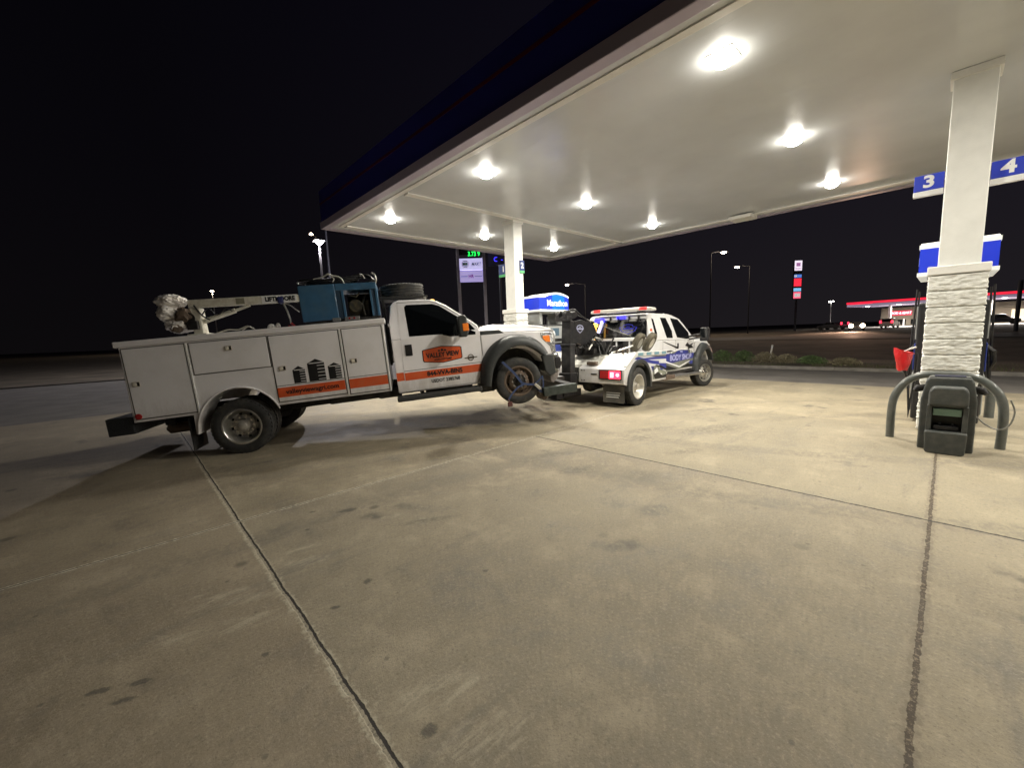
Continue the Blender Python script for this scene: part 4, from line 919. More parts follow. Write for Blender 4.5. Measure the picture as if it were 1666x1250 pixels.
# loose gear in the bed peeking over the rail
mb = MB(); mb.tube(smooth_pts([(-.25, -.72, 1.79), (-.1, -.72, 1.83), (.05, -.72, 1.82), (.18, -.72, 1.86), (.26, -.72, 1.80)]), .012, 6); mb.tube(smooth_pts([(.1, -.74, 1.80), (.18, -.74, 1.85), (.24, -.74, 1.83), (.28, -.74, 1.79)]), .01, 6)
o = mb.build("air_hose", mat("hose_pale", (.35, .33, .28), .6), T)
mb = MB(); lump(mb, (.50, -.74, 1.81), (.05, .04, .045), 3, .3, 3); lump(mb, (.60, -.74, 1.82), (.03, .03, .04), 6, .3, 3); mb.build("rag_bundle", wrap, T, smooth=True)

def place1(name, label, cat, x, y, z):       # thing resting on the truck, in the truck's axes
    return thing(name, label, cat, M=M1 @ Matrix.Translation((x, y, z)))
# engine welder
wd = place1("engine_welder", "blue engine-driven welder standing on the service truck behind its cab", "welder", 1.57, -.62, 1.778)
def wb(mb, *a, **k):
    mb.v = [(x-1.57, y+.62, z-1.778) for x, y, z in mb.v]; return mb.build(*a, parent=wd, **k)
mb = MB(); mb.box(1.03, 2.12, -.92, -.32, 1.779, 1.83); wb(mb, "base_frame", frame_m, bevel=.006)
mb = MB(); mb.box(1.0, 1.52, -.95, -.3, 1.83, 2.372); wb(mb, "front_cover", bluep, bevel=.01)
mb = MB(); mb.prism([(1.521, 2.268), (2.13, 2.25), (2.13, 2.355), (1.521, 2.372)], -.95, -.3); wb(mb, "top_cover", bluep, bevel=.01)
mb = MB(); mb.box(1.60, 1.635, -.945, -.90, 1.84, 2.262); mb.box(2.02, 2.05, -.945, -.90, 1.84, 2.25); mb.prism([(2.10, 1.84), (2.135, 1.84), (2.13, 2.249), (2.10, 2.249)], -.945, -.3); wb(mb, "corner_post", bluep, bevel=.004)
mb = MB(); mb.box(1.521, 1.599, -.935, -.915, 1.84, 2.262); mb.box(2.051, 2.099, -.93, -.91, 1.84, 2.248); wb(mb, "side_panel", mat("dark_blue_panel", (.02, .045, .08), .5, bump=.4, bscale=60), bevel=.004)
mb = MB(); mb.box(1.66, 1.98, -.80, -.45, 1.84, 2.1); mb.lathe([(.02, -.09), (.1, -.09), (.1, 0), (.03, .02)], c=(1.78, -.78, 2.02), n=18); mb.tube([(1.9, -.85, 1.86), (1.88, -.85, 2.05), (1.95, -.8, 2.2)], .02, 8); mb.tube([(1.7, -.84, 2.2), (1.8, -.86, 2.15), (1.86, -.84, 2.22)], .014, 8); wb(mb, "engine", mat("engine_dark", (.03, .028, .022), .5, dirt=(.16, .13, .06), dscale=16, damt=.8), bevel=.008)
mb = MB(); mb.box(1.62, 2.1, -.32, -.3, 1.84, 2.25); mb.box(1.5, 2.1, -.9, -.3, 1.832, 1.84); wb(mb, "rear_panel", blackm)
mb = MB(); mb.box(1.42, 1.54, -.962, -.951, 1.80, 1.855); mb.box(1.60, 1.82, -.962, -.951, 1.80, 1.855); wb(mb, "outlet_box", steel, bevel=.006)
mb = MB(); mb.lathe([(.015, -.964), (.015, -.97)], c=(1.67, 0, 1.83), n=12); mb.lathe([(.015, -.964), (.015, -.97)], c=(1.74, 0, 1.83), n=12); wb(mb, "red_switch", redlens)
mb = MB(); mb.tube([(1.3, -.5, 2.372), (1.3, -.5, 2.43)], .04, 12); mb.box(1.7, 1.95, -.75, -.5, 2.36, 2.375); wb(mb, "exhaust_cap", blackm)
# cable coils on the welder
cc = place1("welding_cable", "tangled dark cable coil with pale hose lying on the blue welder", "cable", 1.57, -.62, 2.375)
mb = MB(); r_ = random.Random(5)
for k_ in range(9):
    pts = []; cx0, cy0 = -.15+r_.uniform(-.05, .05), -.05
    for i in range(15):
        a = 2*PI*i/14; pts.append((cx0+(.30+.02*k_)*math.cos(a)*(1.0), cy0+.16*math.sin(a), .02+.011*k_+.015*math.sin(a*2+k_)))
    mb.tube(smooth_pts(pts, 2), .011, 6)
mb.build("dark_cable", blackm, cc)
mb = MB(); mb.tube(smooth_pts([(-.35, -.2, .10), (-.22, -.22, .12), (-.12, -.24, .16), (-.06, -.24, .13), (.02, -.24, .11), (.07, -.25, .06), (.09, -.26, -.01)]), .010, 7); mb.tube(smooth_pts([(-.14, -.22, .17), (-.1, -.22, .13), (-.05, -.22, .09), (-.08, -.22, .04)]), .008, 6); mb.build("pale_hose", mat("pale_hose", (.6, .58, .52), .5), cc)
hc = place1("hose_bundle", "black hose bundle with bright clamps on the welder's front end", "hose", 2.02, -.6, 2.36)
mb = MB()
for k_ in range(7):
    pts = [(-.12+.17*math.cos(a)*1.0+.02*k_*.3, -.12+.05*k_, .085+.075*math.sin(a)) for a in [PI*i/8*2 for i in range(9)]]
    mb.tube(smooth_pts(pts, 2), .017, 7)
mb.build("hose_coil", blackm, hc)
mb = MB(); mb.tube(smooth_pts([(.06, -.22, .16), (.11, -.22, .12), (.12, -.22, .05), (.09, -.22, -.03), (.05, -.25, -.07)]), .014, 8); mb.tube(smooth_pts([(-.12, -.2, .16), (-.08, -.2, .14), (-.05, -.2, .08)]), .010, 7); mb.tube([(.04, -.26, -.02), (.10, -.26, .0)], .02, 8); mb.build("bright_hose", alu, hc)
# spare tyre on a rack
mb = MB(); mb.prism([(2.15, 2.11), (2.93, 2.085), (2.93, 2.125), (2.15, 2.155)], -.62, .1); mb.box(2.17, 2.21, -.6, -.56, 1.0, 2.13); mb.box(2.17, 2.21, .04, .08, 1.0, 2.13); mb.prism([(2.2, 1.98), (2.24, 1.98), (2.55, 2.10), (2.5, 2.11)], -.6, -.56); mb.build("headache_rack", frame_m, T, bevel=.006)
mb = MB(); mb.box(2.86, 2.9, -.64, -.6, 2.04, 2.10); mb.build("rack_bracket", alu, T, bevel=.004)
st_ = place1("spare_tyre", "spare truck tyre lying flat on the rack over the cab", "spare tyre", 2.53, -.25, 2.245)
mb = MB(); tyre_mesh(mb, .375, .23, .24); mb.v = [(x, z, y) for x, y, z in mb.v]; mb.build("tyre", rubber, st_, smooth=True, angle=40)
mb = MB(); mb.lathe([(.25, .08), (.24, .09), (.22, .0), (.10, -.02), (.03, -.02)], axis='z', n=32); mb.build("rim", rust, st_, smooth=True)
# straps on the lifted wheel
sp = place1("wheel_strap", "blue ratchet strap tied across the lifted front wheel", "ratchet strap", 4.27, -1.14, .50)
def band(pts, w, mb, y=0):
    for a, b_ in zip(pts, pts[1:]):
        a = Vector((a[0]-4.27, y, a[1]-.5)); b_ = Vector((b_[0]-4.27, y, b_[1]-.5)); d = b_-a
        n_ = Vector((-d.z, 0, d.x)).normalized()*w/2; t_ = Vector((0, .004, 0))
        mb.add([a-n_, b_-n_, b_+n_, a+n_, a-n_+t_, b_-n_+t_, b_+n_+t_, a+n_+t_], [(0, 1, 2, 3), (7, 6, 5, 4), (0, 4, 5, 1), (1, 5, 6, 2), (2, 6, 7, 3), (3, 7, 4, 0)])
mb = MB(); band([(3.99, .87), (4.09, .76), (4.19, .64), (4.31, .45)], .040, mb, -.015); band([(4.31, .46), (4.4, .43), (4.51, .41), (4.61, .29), (4.70, .22)], .036, mb, -.020); band([(4.51, .41), (4.60, .46), (4.685, .54)], .022, mb, -.014); band([(4.33, .44), (4.21, .40), (4.10, .30), (4.02, .20)], .030, mb, -.024); band([(4.685, .54), (4.69, .40), (4.66, .27)], .02, mb, -.010)
mb.build("webbing", strapblue, sp)
mb = MB(); mb.obox(Matrix.Translation((.30, -.03, -.13)) @ Matrix.Rotation(.8, 4, 'Y'), .14, .03, .05); mb.build("ratchet", alu, sp, bevel=.006)
mb = MB(); mb.box(-.26, -.18, -.04, -.0, -.41, -.33); mb.tube([(-.22, -.02, -.33), (-.25, -.02, -.28)], .012, 6); mb.build("red_buckle", mat("buckle_red", (.10, .035, .03), .5), sp, bevel=.008)

# ================================================================ TOW TRUCK
th2 = math.radians(4); pt2 = math.radians(1.5)
BX = Vector((math.cos(th2)*math.cos(pt2), math.sin(th2)*math.cos(pt2), -math.sin(pt2))); BY = Vector((-math.sin(th2), math.cos(th2), 0)); BZ = BX.cross(BY)
O2 = Vector((7.6980, 5.5829, 0.0000))
M2 = Matrix(((BX.x, BY.x, BZ.x, O2.x), (BX.y, BY.y, BZ.y, O2.y), (BX.z, BY.z, BZ.z, O2.z), (0, 0, 0, 1)))
K = thing("tow_truck", "white and blue tow truck with light bar, lifting the service truck", "tow truck", M=M2)
mb = MB()
for s_ in (-1, 1): mb.box(-.6, 5.1, s_*.43-.04, s_*.43+.04, .45, .64)
for x in (-.4, .5, 1.5, 2.5, 3.6): mb.box(x-.04, x+.04, -.39, .39, .48, .6)
mb.build("chassis_frame", frame_m, K, bevel=.006)
mb = MB(); mb.tube([(0, -.75, .405), (0, .75, .405)], .055, 12); mb.lathe([(.05, -.16), (.17, -.1), (.19, 0), (.17, .1), (.05, .16)], c=(0, 0, .405), n=20); mb.tube([(4.72, -.8, .4), (4.72, .8, .4)], .05, 10); mb.tube([(.1, 0, .42), (2.8, .05, .5)], .045, 10); mb.build("axles", frame_m, K)
mb = MB(); mb.tube([(-.55, -.42, .38), (-.1, -.42, .40)], .05, 14); mb.build("exhaust_pipe", blackm, K)
mb = MB(); mb.box(1.5, 2.2, -.82, -.45, .38, .6); mb.box(2.9, 3.1, -.7, -.5, .30, .5); mb.build("fuel_tank", frame_m, K, bevel=.03)
# wrecker body
for s_ in (-1, 1):
    a2 = [(.02+.50*math.cos(math.radians(a)), .42+.47*math.sin(math.radians(a))) for a in range(0, 181, 10)]
    prof = [(-.66, .50), (-.66, .80), (-.55, .86), (-.18, 1.10), (1.42, 1.12), (1.42, .45), (.56, .45)] + a2 + [(-.50, .45)]
    mb = MB(); mb.prism(prof, min(s_*1.185, s_*.60), max(s_*1.185, s_*.60)); mb.build("body_side", paint_t, K, bevel=.008)
    mb = MB(); mb.box(-.16, 1.42, min(s_*1.20, s_*1.1), max(s_*1.20, s_*1.1), 1.04, 1.13); mb.prism([(-.58, .875), (-.60, .80), (-.14, 1.04), (-.16, 1.13)], min(s_*1.2, s_*1.12), max(s_*1.2, s_*1.12)); mb.build("rub_rail", lightg, K, bevel=.008)
    mb = MB()
    for i in range(4): mb.box(-.08+i*.4, .16+i*.4, min(s_*1.2005, s_*1.204), max(s_*1.2005, s_*1.204), 1.055, 1.115)
    mb.build("reflective_tape", tealg, K)
    # fender
    arcs = [(.02+r_*math.cos(math.radians(a))*1.02, .44+r_*math.sin(math.radians(a))) for r_ in (.545,) for a in range(-10, 192, 8)]
    inn = [(.02+.475*math.cos(math.radians(a)), .44+.455*math.sin(math.radians(a))) for a in range(190, -11, -8)]
    mb = MB(); mb.prism(arcs+inn, min(s_*1.225, s_*.8), max(s_*1.225, s_*.8)); mb.build("rear_fender", plastic, K, bevel=.012)
    # blue sweep graphics
    mb = MB(); y_ = s_*1.187
    mb.prism([(-.28, 1.0), (-.05, 1.03), (.62, .93), (1.0, .90), (1.0, .82), (.62, .86)], min(y_, y_+s_*.002), max(y_, y_+s_*.002)); mb.prism([(.58, .80), (.72, .80), (.78, .66), (.70, .66)], min(y_, y_+s_*.002), max(y_, y_+s_*.002)); mb.prism([(1.0, .85), (1.42, .83), (1.42, .72), (1.1, .68)], min(y_, y_+s_*.002), max(y_, y_+s_*.002))
    mb.prism([(-.05, .98), (.5, 1.0), (1.42, .99), (1.42, .94), (.7, .95)], min(y_, y_+s_*.002), max(y_, y_+s_*.002))
    mb.build("blue_graphic", navy, K)
    mb = MB(); mb.prism([(.55, 1.025), (1.42, 1.02), (1.42, 1.0), (.8, 1.005)], min(y_+s_*.002, y_+s_*.004), max(y_+s_*.002, y_+s_*.004)); mb.prism([(.72, .60), (.95, .66), (1.2, .55), (1.42, .58), (1.42, .50), (.8, .50)], min(y_+s_*.0045, y_+s_*.006), max(y_+s_*.0045, y_+s_*.006)); mb.prism([(.8, .80), (1.1, .80), (1.42, .70), (1.42, .66), (1.1, .745)], min(y_+s_*.0045, y_+s_*.006), max(y_+s_*.0045, y_+s_*.006)); mb.build("black_graphic_rail_shade", blackv, K)  # upper strip is the rub rail's shade painted on; lower ones are graphics
    mb = MB(); mb.prism([(.66, .78), (.9, .83), (1.05, .72), (1.3, .66), (1.42, .62), (1.42, .52), (.7, .5)], min(y_, y_+s_*.002), max(y_, y_+s_*.002)); mb.build("grey_graphic", greyv, K)
    mb = MB(); mb.prism([(.75, .70), (.9, .76), (1.0, .62), (1.2, .60), (1.1, .56), (.8, .56)], min(y_+s_*.002, y_+s_*.004), max(y_+s_*.002, y_+s_*.004)); mb.build("white_graphic", signw, K)
# tail of the body
mb = MB(); mb.prism([(-.66, .50), (-.66, .80), (-.55, .86), (-.3, .90), (-.3, .5)], -.60, -.12); mb.prism([(-.66, .50), (-.66, .80), (-.55, .86), (-.3, .90), (-.3, .5)], .12, .60); mb.build("tail_section", paint_t, K, bevel=.01)
mb = MB(); mb.prism([(-.5, .87), (-.12, 1.06), (1.42, 1.07), (1.42, 1.0), (-.1, 1.0), (-.5, .80)], -.6, .6); mb.build("deck", mat("deck_plate", (.66, .65, .60), .5, dirt=(.25, .22, .18), dscale=5, damt=.6, bump=.6, bscale=70), K, bevel=.006)
mb = MB(); mb.box(-.60, -.50, -.50, -.28, .87, .94); mb.box(-.60, -.50, .28, .50, .87, .94); mb.build("step_bracket", rust, K, bevel=.008)
for s_ in (-1, 1):
    lm = sub("tail_lamp", K)
    mb = MB(); mb.box(-.685, -.662, min(s_*.62, s_*1.14), max(s_*.62, s_*1.14), .585, .79); mb.build("lamp_housing", blackm, lm, bevel=.008)
    mb = MB(); mb.box(-.695, -.686, min(s_*.66, s_*.86), max(s_*.66, s_*.86), .61, .765); mb.build("dim_lens", redlens, lm, bevel=.006)
    mb = MB(); mb.box(-.697, -.686, min(s_*.865, s_*1.12), max(s_*.865, s_*1.12), .61, .765); mb.build("lit_lens", redlit, lm, bevel=.006)
    mb = MB(); mb.box(-.703, -.6975, min(s_*.90, s_*.97), max(s_*.90, s_*.97), .635, .74); mb.lathe([(.035, -.703), (.035, -.6975)], c=(0, s_*1.06, .69), axis='x', n=20); mb.build("bright_lens", pinklit, lm)
    mb = MB(); mb.box(-.672, -.661, s_*.5-.07, s_*.5+.07, .675, .70); mb.build("slot", blackm, K)
    mb = MB()
    for (a, b_) in ((.20, .55), (.26, .55), (.20, .76), (.26, .76)): mb.lathe([(.012, -.668), (.012, -.6605)], c=(0, s_*a, b_), axis='x', n=10)
    mb.build("bolt_holes", blackm, K)
    mb = MB(); mb.box(-.56, -.545, min(s_*.66, s_*1.14), max(s_*.66, s_*1.14), .10, .46); fl = mb.build("mud_flap", mat("mud_flap", (.05, .048, .042), .6, dirt=(.2, .18, .15), dscale=5, damt=.6), K)
    mb = MB()
    for i in range(3): mb.box(-.568, -.561, s_*.9-.16+.02*i, s_*.9+.16, .30-.045*i, .315-.045*i)
    mb.build("flap_lettering", lightg, fl)
    wheel(K, 0, s_*1.075, .405, side=s_, style='dual', rim_m=mat('polished_rim', (.72, .70, .64), .35, metal=.55, dirt=(.35, .32, .26), dscale=12, damt=.5))
    wheel(K, 4.72, s_*.93, .378, side=s_, r=.405, w=.25, style='front_alu', rim_m=alu, steer=math.radians(-20))
# black mast, boom and winch
Y0, Y1 = -.16, .14
B_ = sub("wrecker_boom", K)
mb = MB(); mb.prism([(-1.0, .42), (-.84, .42), (-.83, .9), (-.83, 1.42), (-.86, 1.80), (-1.0, 1.82), (-1.02, 1.45), (-1.03, .9)], Y0+.01, .08); mb.build("mast", blackm, B_, bevel=.02)
mb = MB(); mb.box(-1.06, -.79, Y0-.02, .12, .42, .72); mb.box(-1.04, -.81, Y0, .10, 1.28, 1.33); mb.build("mast_collar", blackm, B_, bevel=.015)
mb = MB(); mb.lathe([(.03, -.05), (.10, -.05), (.10, .05), (.03, .05)], c=(-1.0, -.05, 1.93), n=24); mb.lathe([(.03, -.05), (.09, -.05), (.09, .05), (.03, .05)], c=(-1.02, .12, 1.93), n=24); mb.box(-1.08, -.9, -.12, .19, 1.80, 1.90); mb.build("sheave_head", blackm, B_, bevel=.01)
mb = MB(); mb.prism([(-1.05, 1.86), (-.95, 1.96), (-.70, 2.02), (-.60, 1.94), (-.75, 1.86)], -.08, .0); mb.tube(smooth_pts([(-.95, -.05, 2.02), (-.7, -.05, 2.05), (-.5, -.05, 1.95), (-.1, -.05, 1.8)]), .02, 8); mb.build("boom_tip", blackm, B_, bevel=.01)
mb = MB(); mb.prism([(-.86, 1.36), (-.86, 1.80), (-.62, 1.84), (-.10, 1.76), (.02, 1.60), (-.2, 1.38), (-.5, 1.30)], Y0+.01, Y0+.04); mb.prism([(-.86, 1.36), (-.86, 1.80), (-.62, 1.84), (-.10, 1.76), (.02, 1.60), (-.2, 1.38), (-.5, 1.30)], Y1-.04, Y1-.01); mb.prism([(-.86, 1.50), (-.86, 1.72), (-.1, 1.70), (-.1, 1.5)], Y0+.04, Y1-.04); mb.build("boom_plate", blackm, B_, bevel=.008)
mb = MB()
for y in (Y0+.02, Y1-.05): mb.prism([(-.12, 1.62), (-.02, 1.66), (.34, 1.09), (.22, 1.09)], y, y+.03); mb.prism([(-.50, 1.34), (-.42, 1.34), (-.18, 1.08), (-.3, 1.08)], y, y+.03)
mb.build("boom_strut", blackm, B_, bevel=.006)
mb = MB(); ex = -.66; ez = 1.64; yy = Y0+.008
def shield(mb, x, z, s, y):
    mb.prism([(x-.9*s, z+.18*s), (x-.62*s, z+.5*s), (x, z+.62*s), (x+.62*s, z+.5*s), (x+.9*s, z+.18*s), (x+.55*s, z-.3*s), (x, z-.6*s), (x-.55*s, z-.3*s)], y-.002, y)
shield(mb, ex, ez, .15, yy); mb.build("emblem", mat("emblem_pale", (.40, .42, .60), .4), B_)
mb = MB(); shield(mb, ex, ez, .118, yy-.0021); mb.build("emblem_inner", blackm, B_)
mb = MB(); mb.box(ex-.13, ex+.13, yy-.0062, yy-.0042, ez-.012, ez+.018); mb.box(ex-.04, ex+.04, yy-.0062, yy-.0042, ez+.03, ez+.045); mb.build("emblem_bar", mat("emblem_pale", (.4, .42, .6), .4), B_)
# winch, hydraulics on the deck
mb = MB(); mb.box(-.35, .25, -.28, .28, 1.07, 1.20); mb.lathe([(.03, -.2), (.11, -.2), (.11, -.18), (.06, -.17), (.06, .17), (.11, .18), (.11, .2), (.03, .2)], c=(.0, -.15, 1.27), n=20); mb.lathe([(.03, -.2), (.11, -.2), (.11, -.18), (.06, -.17), (.06, .17), (.11, .18), (.11, .2), (.03, .2)], c=(.34, .05, 1.25), n=20); mb.build("winch", blackm, B_, bevel=.006)
mb = MB(); rr_ = random.Random(11)
for i in range(14):
    p = [(-.5+rr_.uniform(0, .9), rr_.uniform(-.35, .3), 1.1+rr_.uniform(0, .3)) for _ in range(4)]
    mb.tube(smooth_pts(p, 3), .012, 6)
mb.build("hydraulic_hose", blackm, B_)
mb = MB(); mb.tube(smooth_pts([(-.3, -.3, 1.45), (-.1, -.32, 1.42), (.05, -.32, 1.28), (.1, -.32, 1.2)]), .018, 6); mb.tube([(-.55, -.3, 1.2), (-.42, -.3, 1.3)], .02, 6); mb.build("bright_fitting", alu, B_)
mb = MB(); mb.tube([(-.8, -.05, 1.98), (-.2, -.05, 1.86), (.3, -.4, 1.62), (.75, -.62, 1.48)], .006, 6); mb.build("steel_cable", steel, B_)
# wheel lift under the mast
Lf = sub("wheel_lift", K)
mb = MB(); mb.obox(Matrix.Translation((-.95, 0, .27)), .9, .16, .16); mb.box(-1.2, -.78, -.13, .13, .24, .45); mb.build("stinger", blackm, Lf, bevel=.01)
# side equipment on the deck
mb = MB(); mb.box(.45, .72, -.80, -.32, 1.36, 1.44); mb.box(.47, .49, -.74, -.70, 1.07, 1.36); mb.box(.47, .49, -.42, -.38, 1.07, 1.36); mb.build("tool_shelf", signw, K, bevel=.01)
mb = MB(); mb.tube([(.1, -.48, 1.10), (.45, -.85, 1.27)], .022, 10); mb.build("dolly_bar", alu, K)
mb = MB(); mb.box(.5, 1.1, -.55, .55, 1.07, 1.38); mb.build("tool_tray", blackm, K, bevel=.02)
mb = MB(); rr_ = random.Random(21)
for i in range(16):
    x, y = rr_.uniform(-.3, .5), rr_.uniform(-.5, .3); a_ = Vector((x, y, 1.08)); b_ = a_+Vector((rr_.uniform(-.25, .25), rr_.uniform(-.2, .2), rr_.uniform(.12, .42)))
    mb.tube([a_, (a_+b_)/2+Vector((.03, 0, .04)), b_], rr_.uniform(.012, .035), 7)
for i in range(7):
    x, y = rr_.uniform(-.35, .45), rr_.uniform(-.5, .3); mb.obox(Matrix.Translation((x, y, 1.16)) @ Matrix.Rotation(rr_.uniform(0, 3), 4, 'Z') @ Matrix.Rotation(rr_.uniform(-.4, .4), 4, 'X'), rr_.uniform(.08, .22), rr_.uniform(.06, .14), rr_.uniform(.08, .2))
mb.build("deck_gear", blackm, K)
mb = MB()
for i, (x, y) in enumerate(((-.1, -.72), (-.02, -.82), (.05, -.9), (-.25, -.95))):
    mb.tube([(x, y, 1.0), (x, y+.01, 1.17)], .015, 8); mb.lathe([(.03, 0), (.03, .02)], c=(x, y, 1.15), axis='z', n=10)
mb.build("tie_down_hooks", rust, K)
# cab
def gt(z): return .90 - max(0, z-1.36)*.22
lowt = [(1.20, .50), (1.20, 1.36), (4.12, 1.36), (4.12, .50)]
grt = [(1.20, 1.36), (1.21, 1.90), (1.25, 1.985), (1.36, 2.02), (2.55, 2.04), (2.80, 2.015), (3.24, 1.94), (3.55, 1.775), (3.83, 1.59), (4.12, 1.40), (4.13, 1.36)]
mb = MB(); mb.prism(lowt, -.90, .90); mb.prismf(grt, lambda z: -gt(z), lambda z: gt(z)); mb.build("cab_shell", paint_t, K, bevel=.025, seg=3)
wins = [[(1.46, 1.90), (1.56, 1.88), (1.63, 1.52), (1.50, 1.48)], [(1.98, 1.93), (2.33, 1.93), (2.57, 1.60), (2.55, 1.42), (2.17, 1.42)], [(2.63, 1.94), (3.12, 1.915), (3.74, 1.565), (3.72, 1.40), (3.49, 1.39), (2.85, 1.43)]]
for s_ in (-1, 1):
    fa = (lambda s_: (lambda z: s_*(gt(z)-.01)))(s_); fb = (lambda s_: (lambda z: s_*(gt(z)+.004)))(s_)
    for w_ in wins:
        mb = MB(); mb.prismf(w_, fa, fb); mb.build("side_window", glassd, K)
    mb = MB(); mb.box(1.90, 1.91, min(s_*.901, s_*.89), max(s_*.901, s_*.89), .62, 1.36); mb.box(2.72, 2.73, min(s_*.901, s_*.89), max(s_*.901, s_*.89), .6, 1.36); mb.box(4.05, 4.06, min(s_*.901, s_*.89), max(s_*.901, s_*.89), .6, 1.36); mb.build("door_seam", gap, K)
    mb = MB(); mb.box(2.83, 2.90, min(s_*.902, s_*.92), max(s_*.902, s_*.92), 1.14, 1.28); mb.build("door_handle", blackm, K, bevel=.015)
    y_ = s_*.9005
    def gr(name, polys, m_, o_):
        mb = MB()
        for p_ in polys: mb.prism(p_, min(y_+s_*o_, y_+s_*(o_+.0015)), max(y_+s_*o_, y_+s_*(o_+.0015)))
        return mb.build(name, m_, K)
    gr("dark_stripe", [[(1.87, 1.335), (2.0, 1.325), (2.86, 1.18), (2.84, 1.13)], [(3.5, 1.235), (3.85, 1.22), (4.0, 1.16), (3.9, 1.13), (3.7, 1.12), (3.62, 1.17)]], blackv, .0015)
    gr("grey_graphic", [[(2.0, .95), (2.45, 1.06), (3.1, 1.11), (3.85, 1.09), (4.05, .98), (4.05, .62), (2.2, .56), (1.6, .58)]], greyv, .0)
    gr("blue_banner", [[(1.62, 1.045), (2.1, 1.02), (4.10, .985), (4.12, .85), (2.45, .77), (2.15, .80)], [(2.6, 1.0), (2.9, 1.09), (3.6, 1.08), (3.7, 1.0)], [(3.6, .76), (4.05, .78), (4.05, .68), (3.85, .68)], [(1.3, .75), (2.0, .74), (2.3, .62), (1.6, .60)]], navy, .002)
    gr("white_zigzag", [[(2.08, .80), (2.12, .83), (3.0, .665), (3.75, .79), (3.78, .76), (3.0, .63)], [(2.40, 1.02), (2.43, 1.07), (3.1, 1.13), (3.84, 1.10), (3.87, 1.0), (3.83, 1.0), (3.80, 1.08), (3.1, 1.105), (2.46, 1.045), (2.44, 1.02)]], signw, .004)
    gr("black_swoosh", [[(1.22, .98), (1.7, 1.08), (2.4, 1.10), (2.6, 1.07), (1.9, 1.05), (1.4, .94)], [(1.9, .76), (2.3, .70), (2.9, .60), (2.2, .60), (1.8, .66)], [(3.1, .62), (3.6, .70), (4.05, .66), (4.05, .60)], [(3.55, 1.30), (3.7, 1.22), (4.05, 1.28), (3.85, 1.19), (4.1, 1.12), (3.75, 1.15), (3.6, 1.06), (3.62, 1.17), (3.4, 1.20)]], blackv, .0052)
    gr("silver_streak", [[(1.3, .88), (1.8, .93), (2.1, .90), (1.7, .86)]], lightg, .0052)
    letb = mat("banner_letters", (.42, .43, .74), .4)
    text("banner_lettering", "BODY SHOP", .21, (3.1, s_*.9085, .895), (-s_*1.0, 0, 0) if s_ > 0 else (1, 0, .0), UP, letb, K, xs=1.32, bold=.008)
    text("small_lettering", "THE", .085, (3.1, s_*.9085, 1.045), (-s_, 0, 0) if s_ > 0 else (1, 0, 0), UP, letb, K, xs=1.3, bold=.003)
    mb = MB(); mb.tube([(2.22, s_*1.02, .43), (4.2, s_*1.02, .41)], .05, 14); mb.tube([(4.2, s_*1.02, .41), (4.25, s_*.9, .46)], .045, 10); mb.build("step_bar", alu, K, smooth=True)
    mb = MB(); mb.box(1.5, 2.22, min(s_*.905, s_*1.1), max(s_*.905, s_*1.1), .40, .50); mb.build("side_skirt", rust, K, bevel=.01)
    mb = MB(); mb.box(2.2, 4.1, min(s_*.902, s_*.88), max(s_*.902, s_*.88), .48, .56); mb.build("rocker", frame_m, K)
    # front clip
    ft = [(4.12, .50), (4.12, 1.30), (4.6, 1.30), (5.2, 1.27), (5.36, 1.2), (5.38, .75), (5.27, .62)]
    wa2 = [(4.74+.53*math.cos(math.radians(a)), .45+.60*math.sin(math.radians(a))) for a in range(12, 172, 8)]
    mb = MB(); mb.prism(ft+wa2, min(s_*.93, s_*.55), max(s_*.93, s_*.55)); mb.build("fender", paint_t, K, bevel=.015)
    o_ = [(3.98, .47), (4.02, .85), (4.22, 1.10), (4.5, 1.25), (4.84, 1.27), (5.15, 1.16), (5.36, .92), (5.40, .74)]
    i_ = [(5.28, .72), (5.2, .86), (5.02, 1.02), (4.76, 1.07), (4.5, 1.02), (4.31, .88), (4.2, .68), (4.16, .46)]
    A = resamp([(p.x, p.z) for p in smooth_pts([(a, 0, b_) for a, b_ in o_], 3)], 22); B = resamp([(p.x, p.z) for p in smooth_pts([(a, 0, b_) for a, b_ in i_], 3)][::-1], 22)
    secs2 = [(0, .93), (.1, 1.0), (.35, 1.05), (.8, 1.075), (1.0, 1.06), (1.0, .75), (0, .75)]; vs = []
    for i in range(22):
        for u, y in secs2: vs.append((A[i][0]+(B[i][0]-A[i][0])*u, s_*y, A[i][1]+(B[i][1]-A[i][1])*u))
    m_ = len(secs2); fs = [(i*m_+j, i*m_+(j+1) % m_, (i+1)*m_+(j+1) % m_, (i+1)*m_+j) for i in range(21) for j in range(m_)] + [tuple(range(m_)), tuple(range(21*m_, 22*m_))]
    mb = MB(); mb.add(vs, fs); mb.build("wheel_arch_flare", plastic, K, smooth=True, angle=50)
    mm = sub("door_mirror", K)
    mb = MB(); mb.tube([(3.72, s_*.88, 1.45), (3.70, s_*1.1, 1.50), (3.70, s_*1.25, 1.50)], .025, 8); mb.tube([(3.72, s_*.88, 1.38), (3.70, s_*1.25, 1.42)], .02, 8); mb.build("arm", blackm, mm)
    mb = MB(); mb.prism([(3.63, 1.32), (3.74, 1.32), (3.80, 1.40), (3.80, 1.64), (3.74, 1.70), (3.65, 1.69)], min(s_*1.2, s_*1.42), max(s_*1.2, s_*1.42)); mb.build("shell", blackm, mm, bevel=.03, seg=3)
    mb = MB(); mb.box(3.622, 3.63, min(s_*1.22, s_*1.40), max(s_*1.22, s_*1.40), 1.42, 1.66); mb.build("mirror_glass", glassd, mm)
    mb = MB(); mb.lathe([(.05, -.02), (.055, .02), (.02, .05)], c=(3.8, s_*1.3, 1.40), axis='x', n=16); mb.build("spot_lamp", chrome, mm, smooth=True)
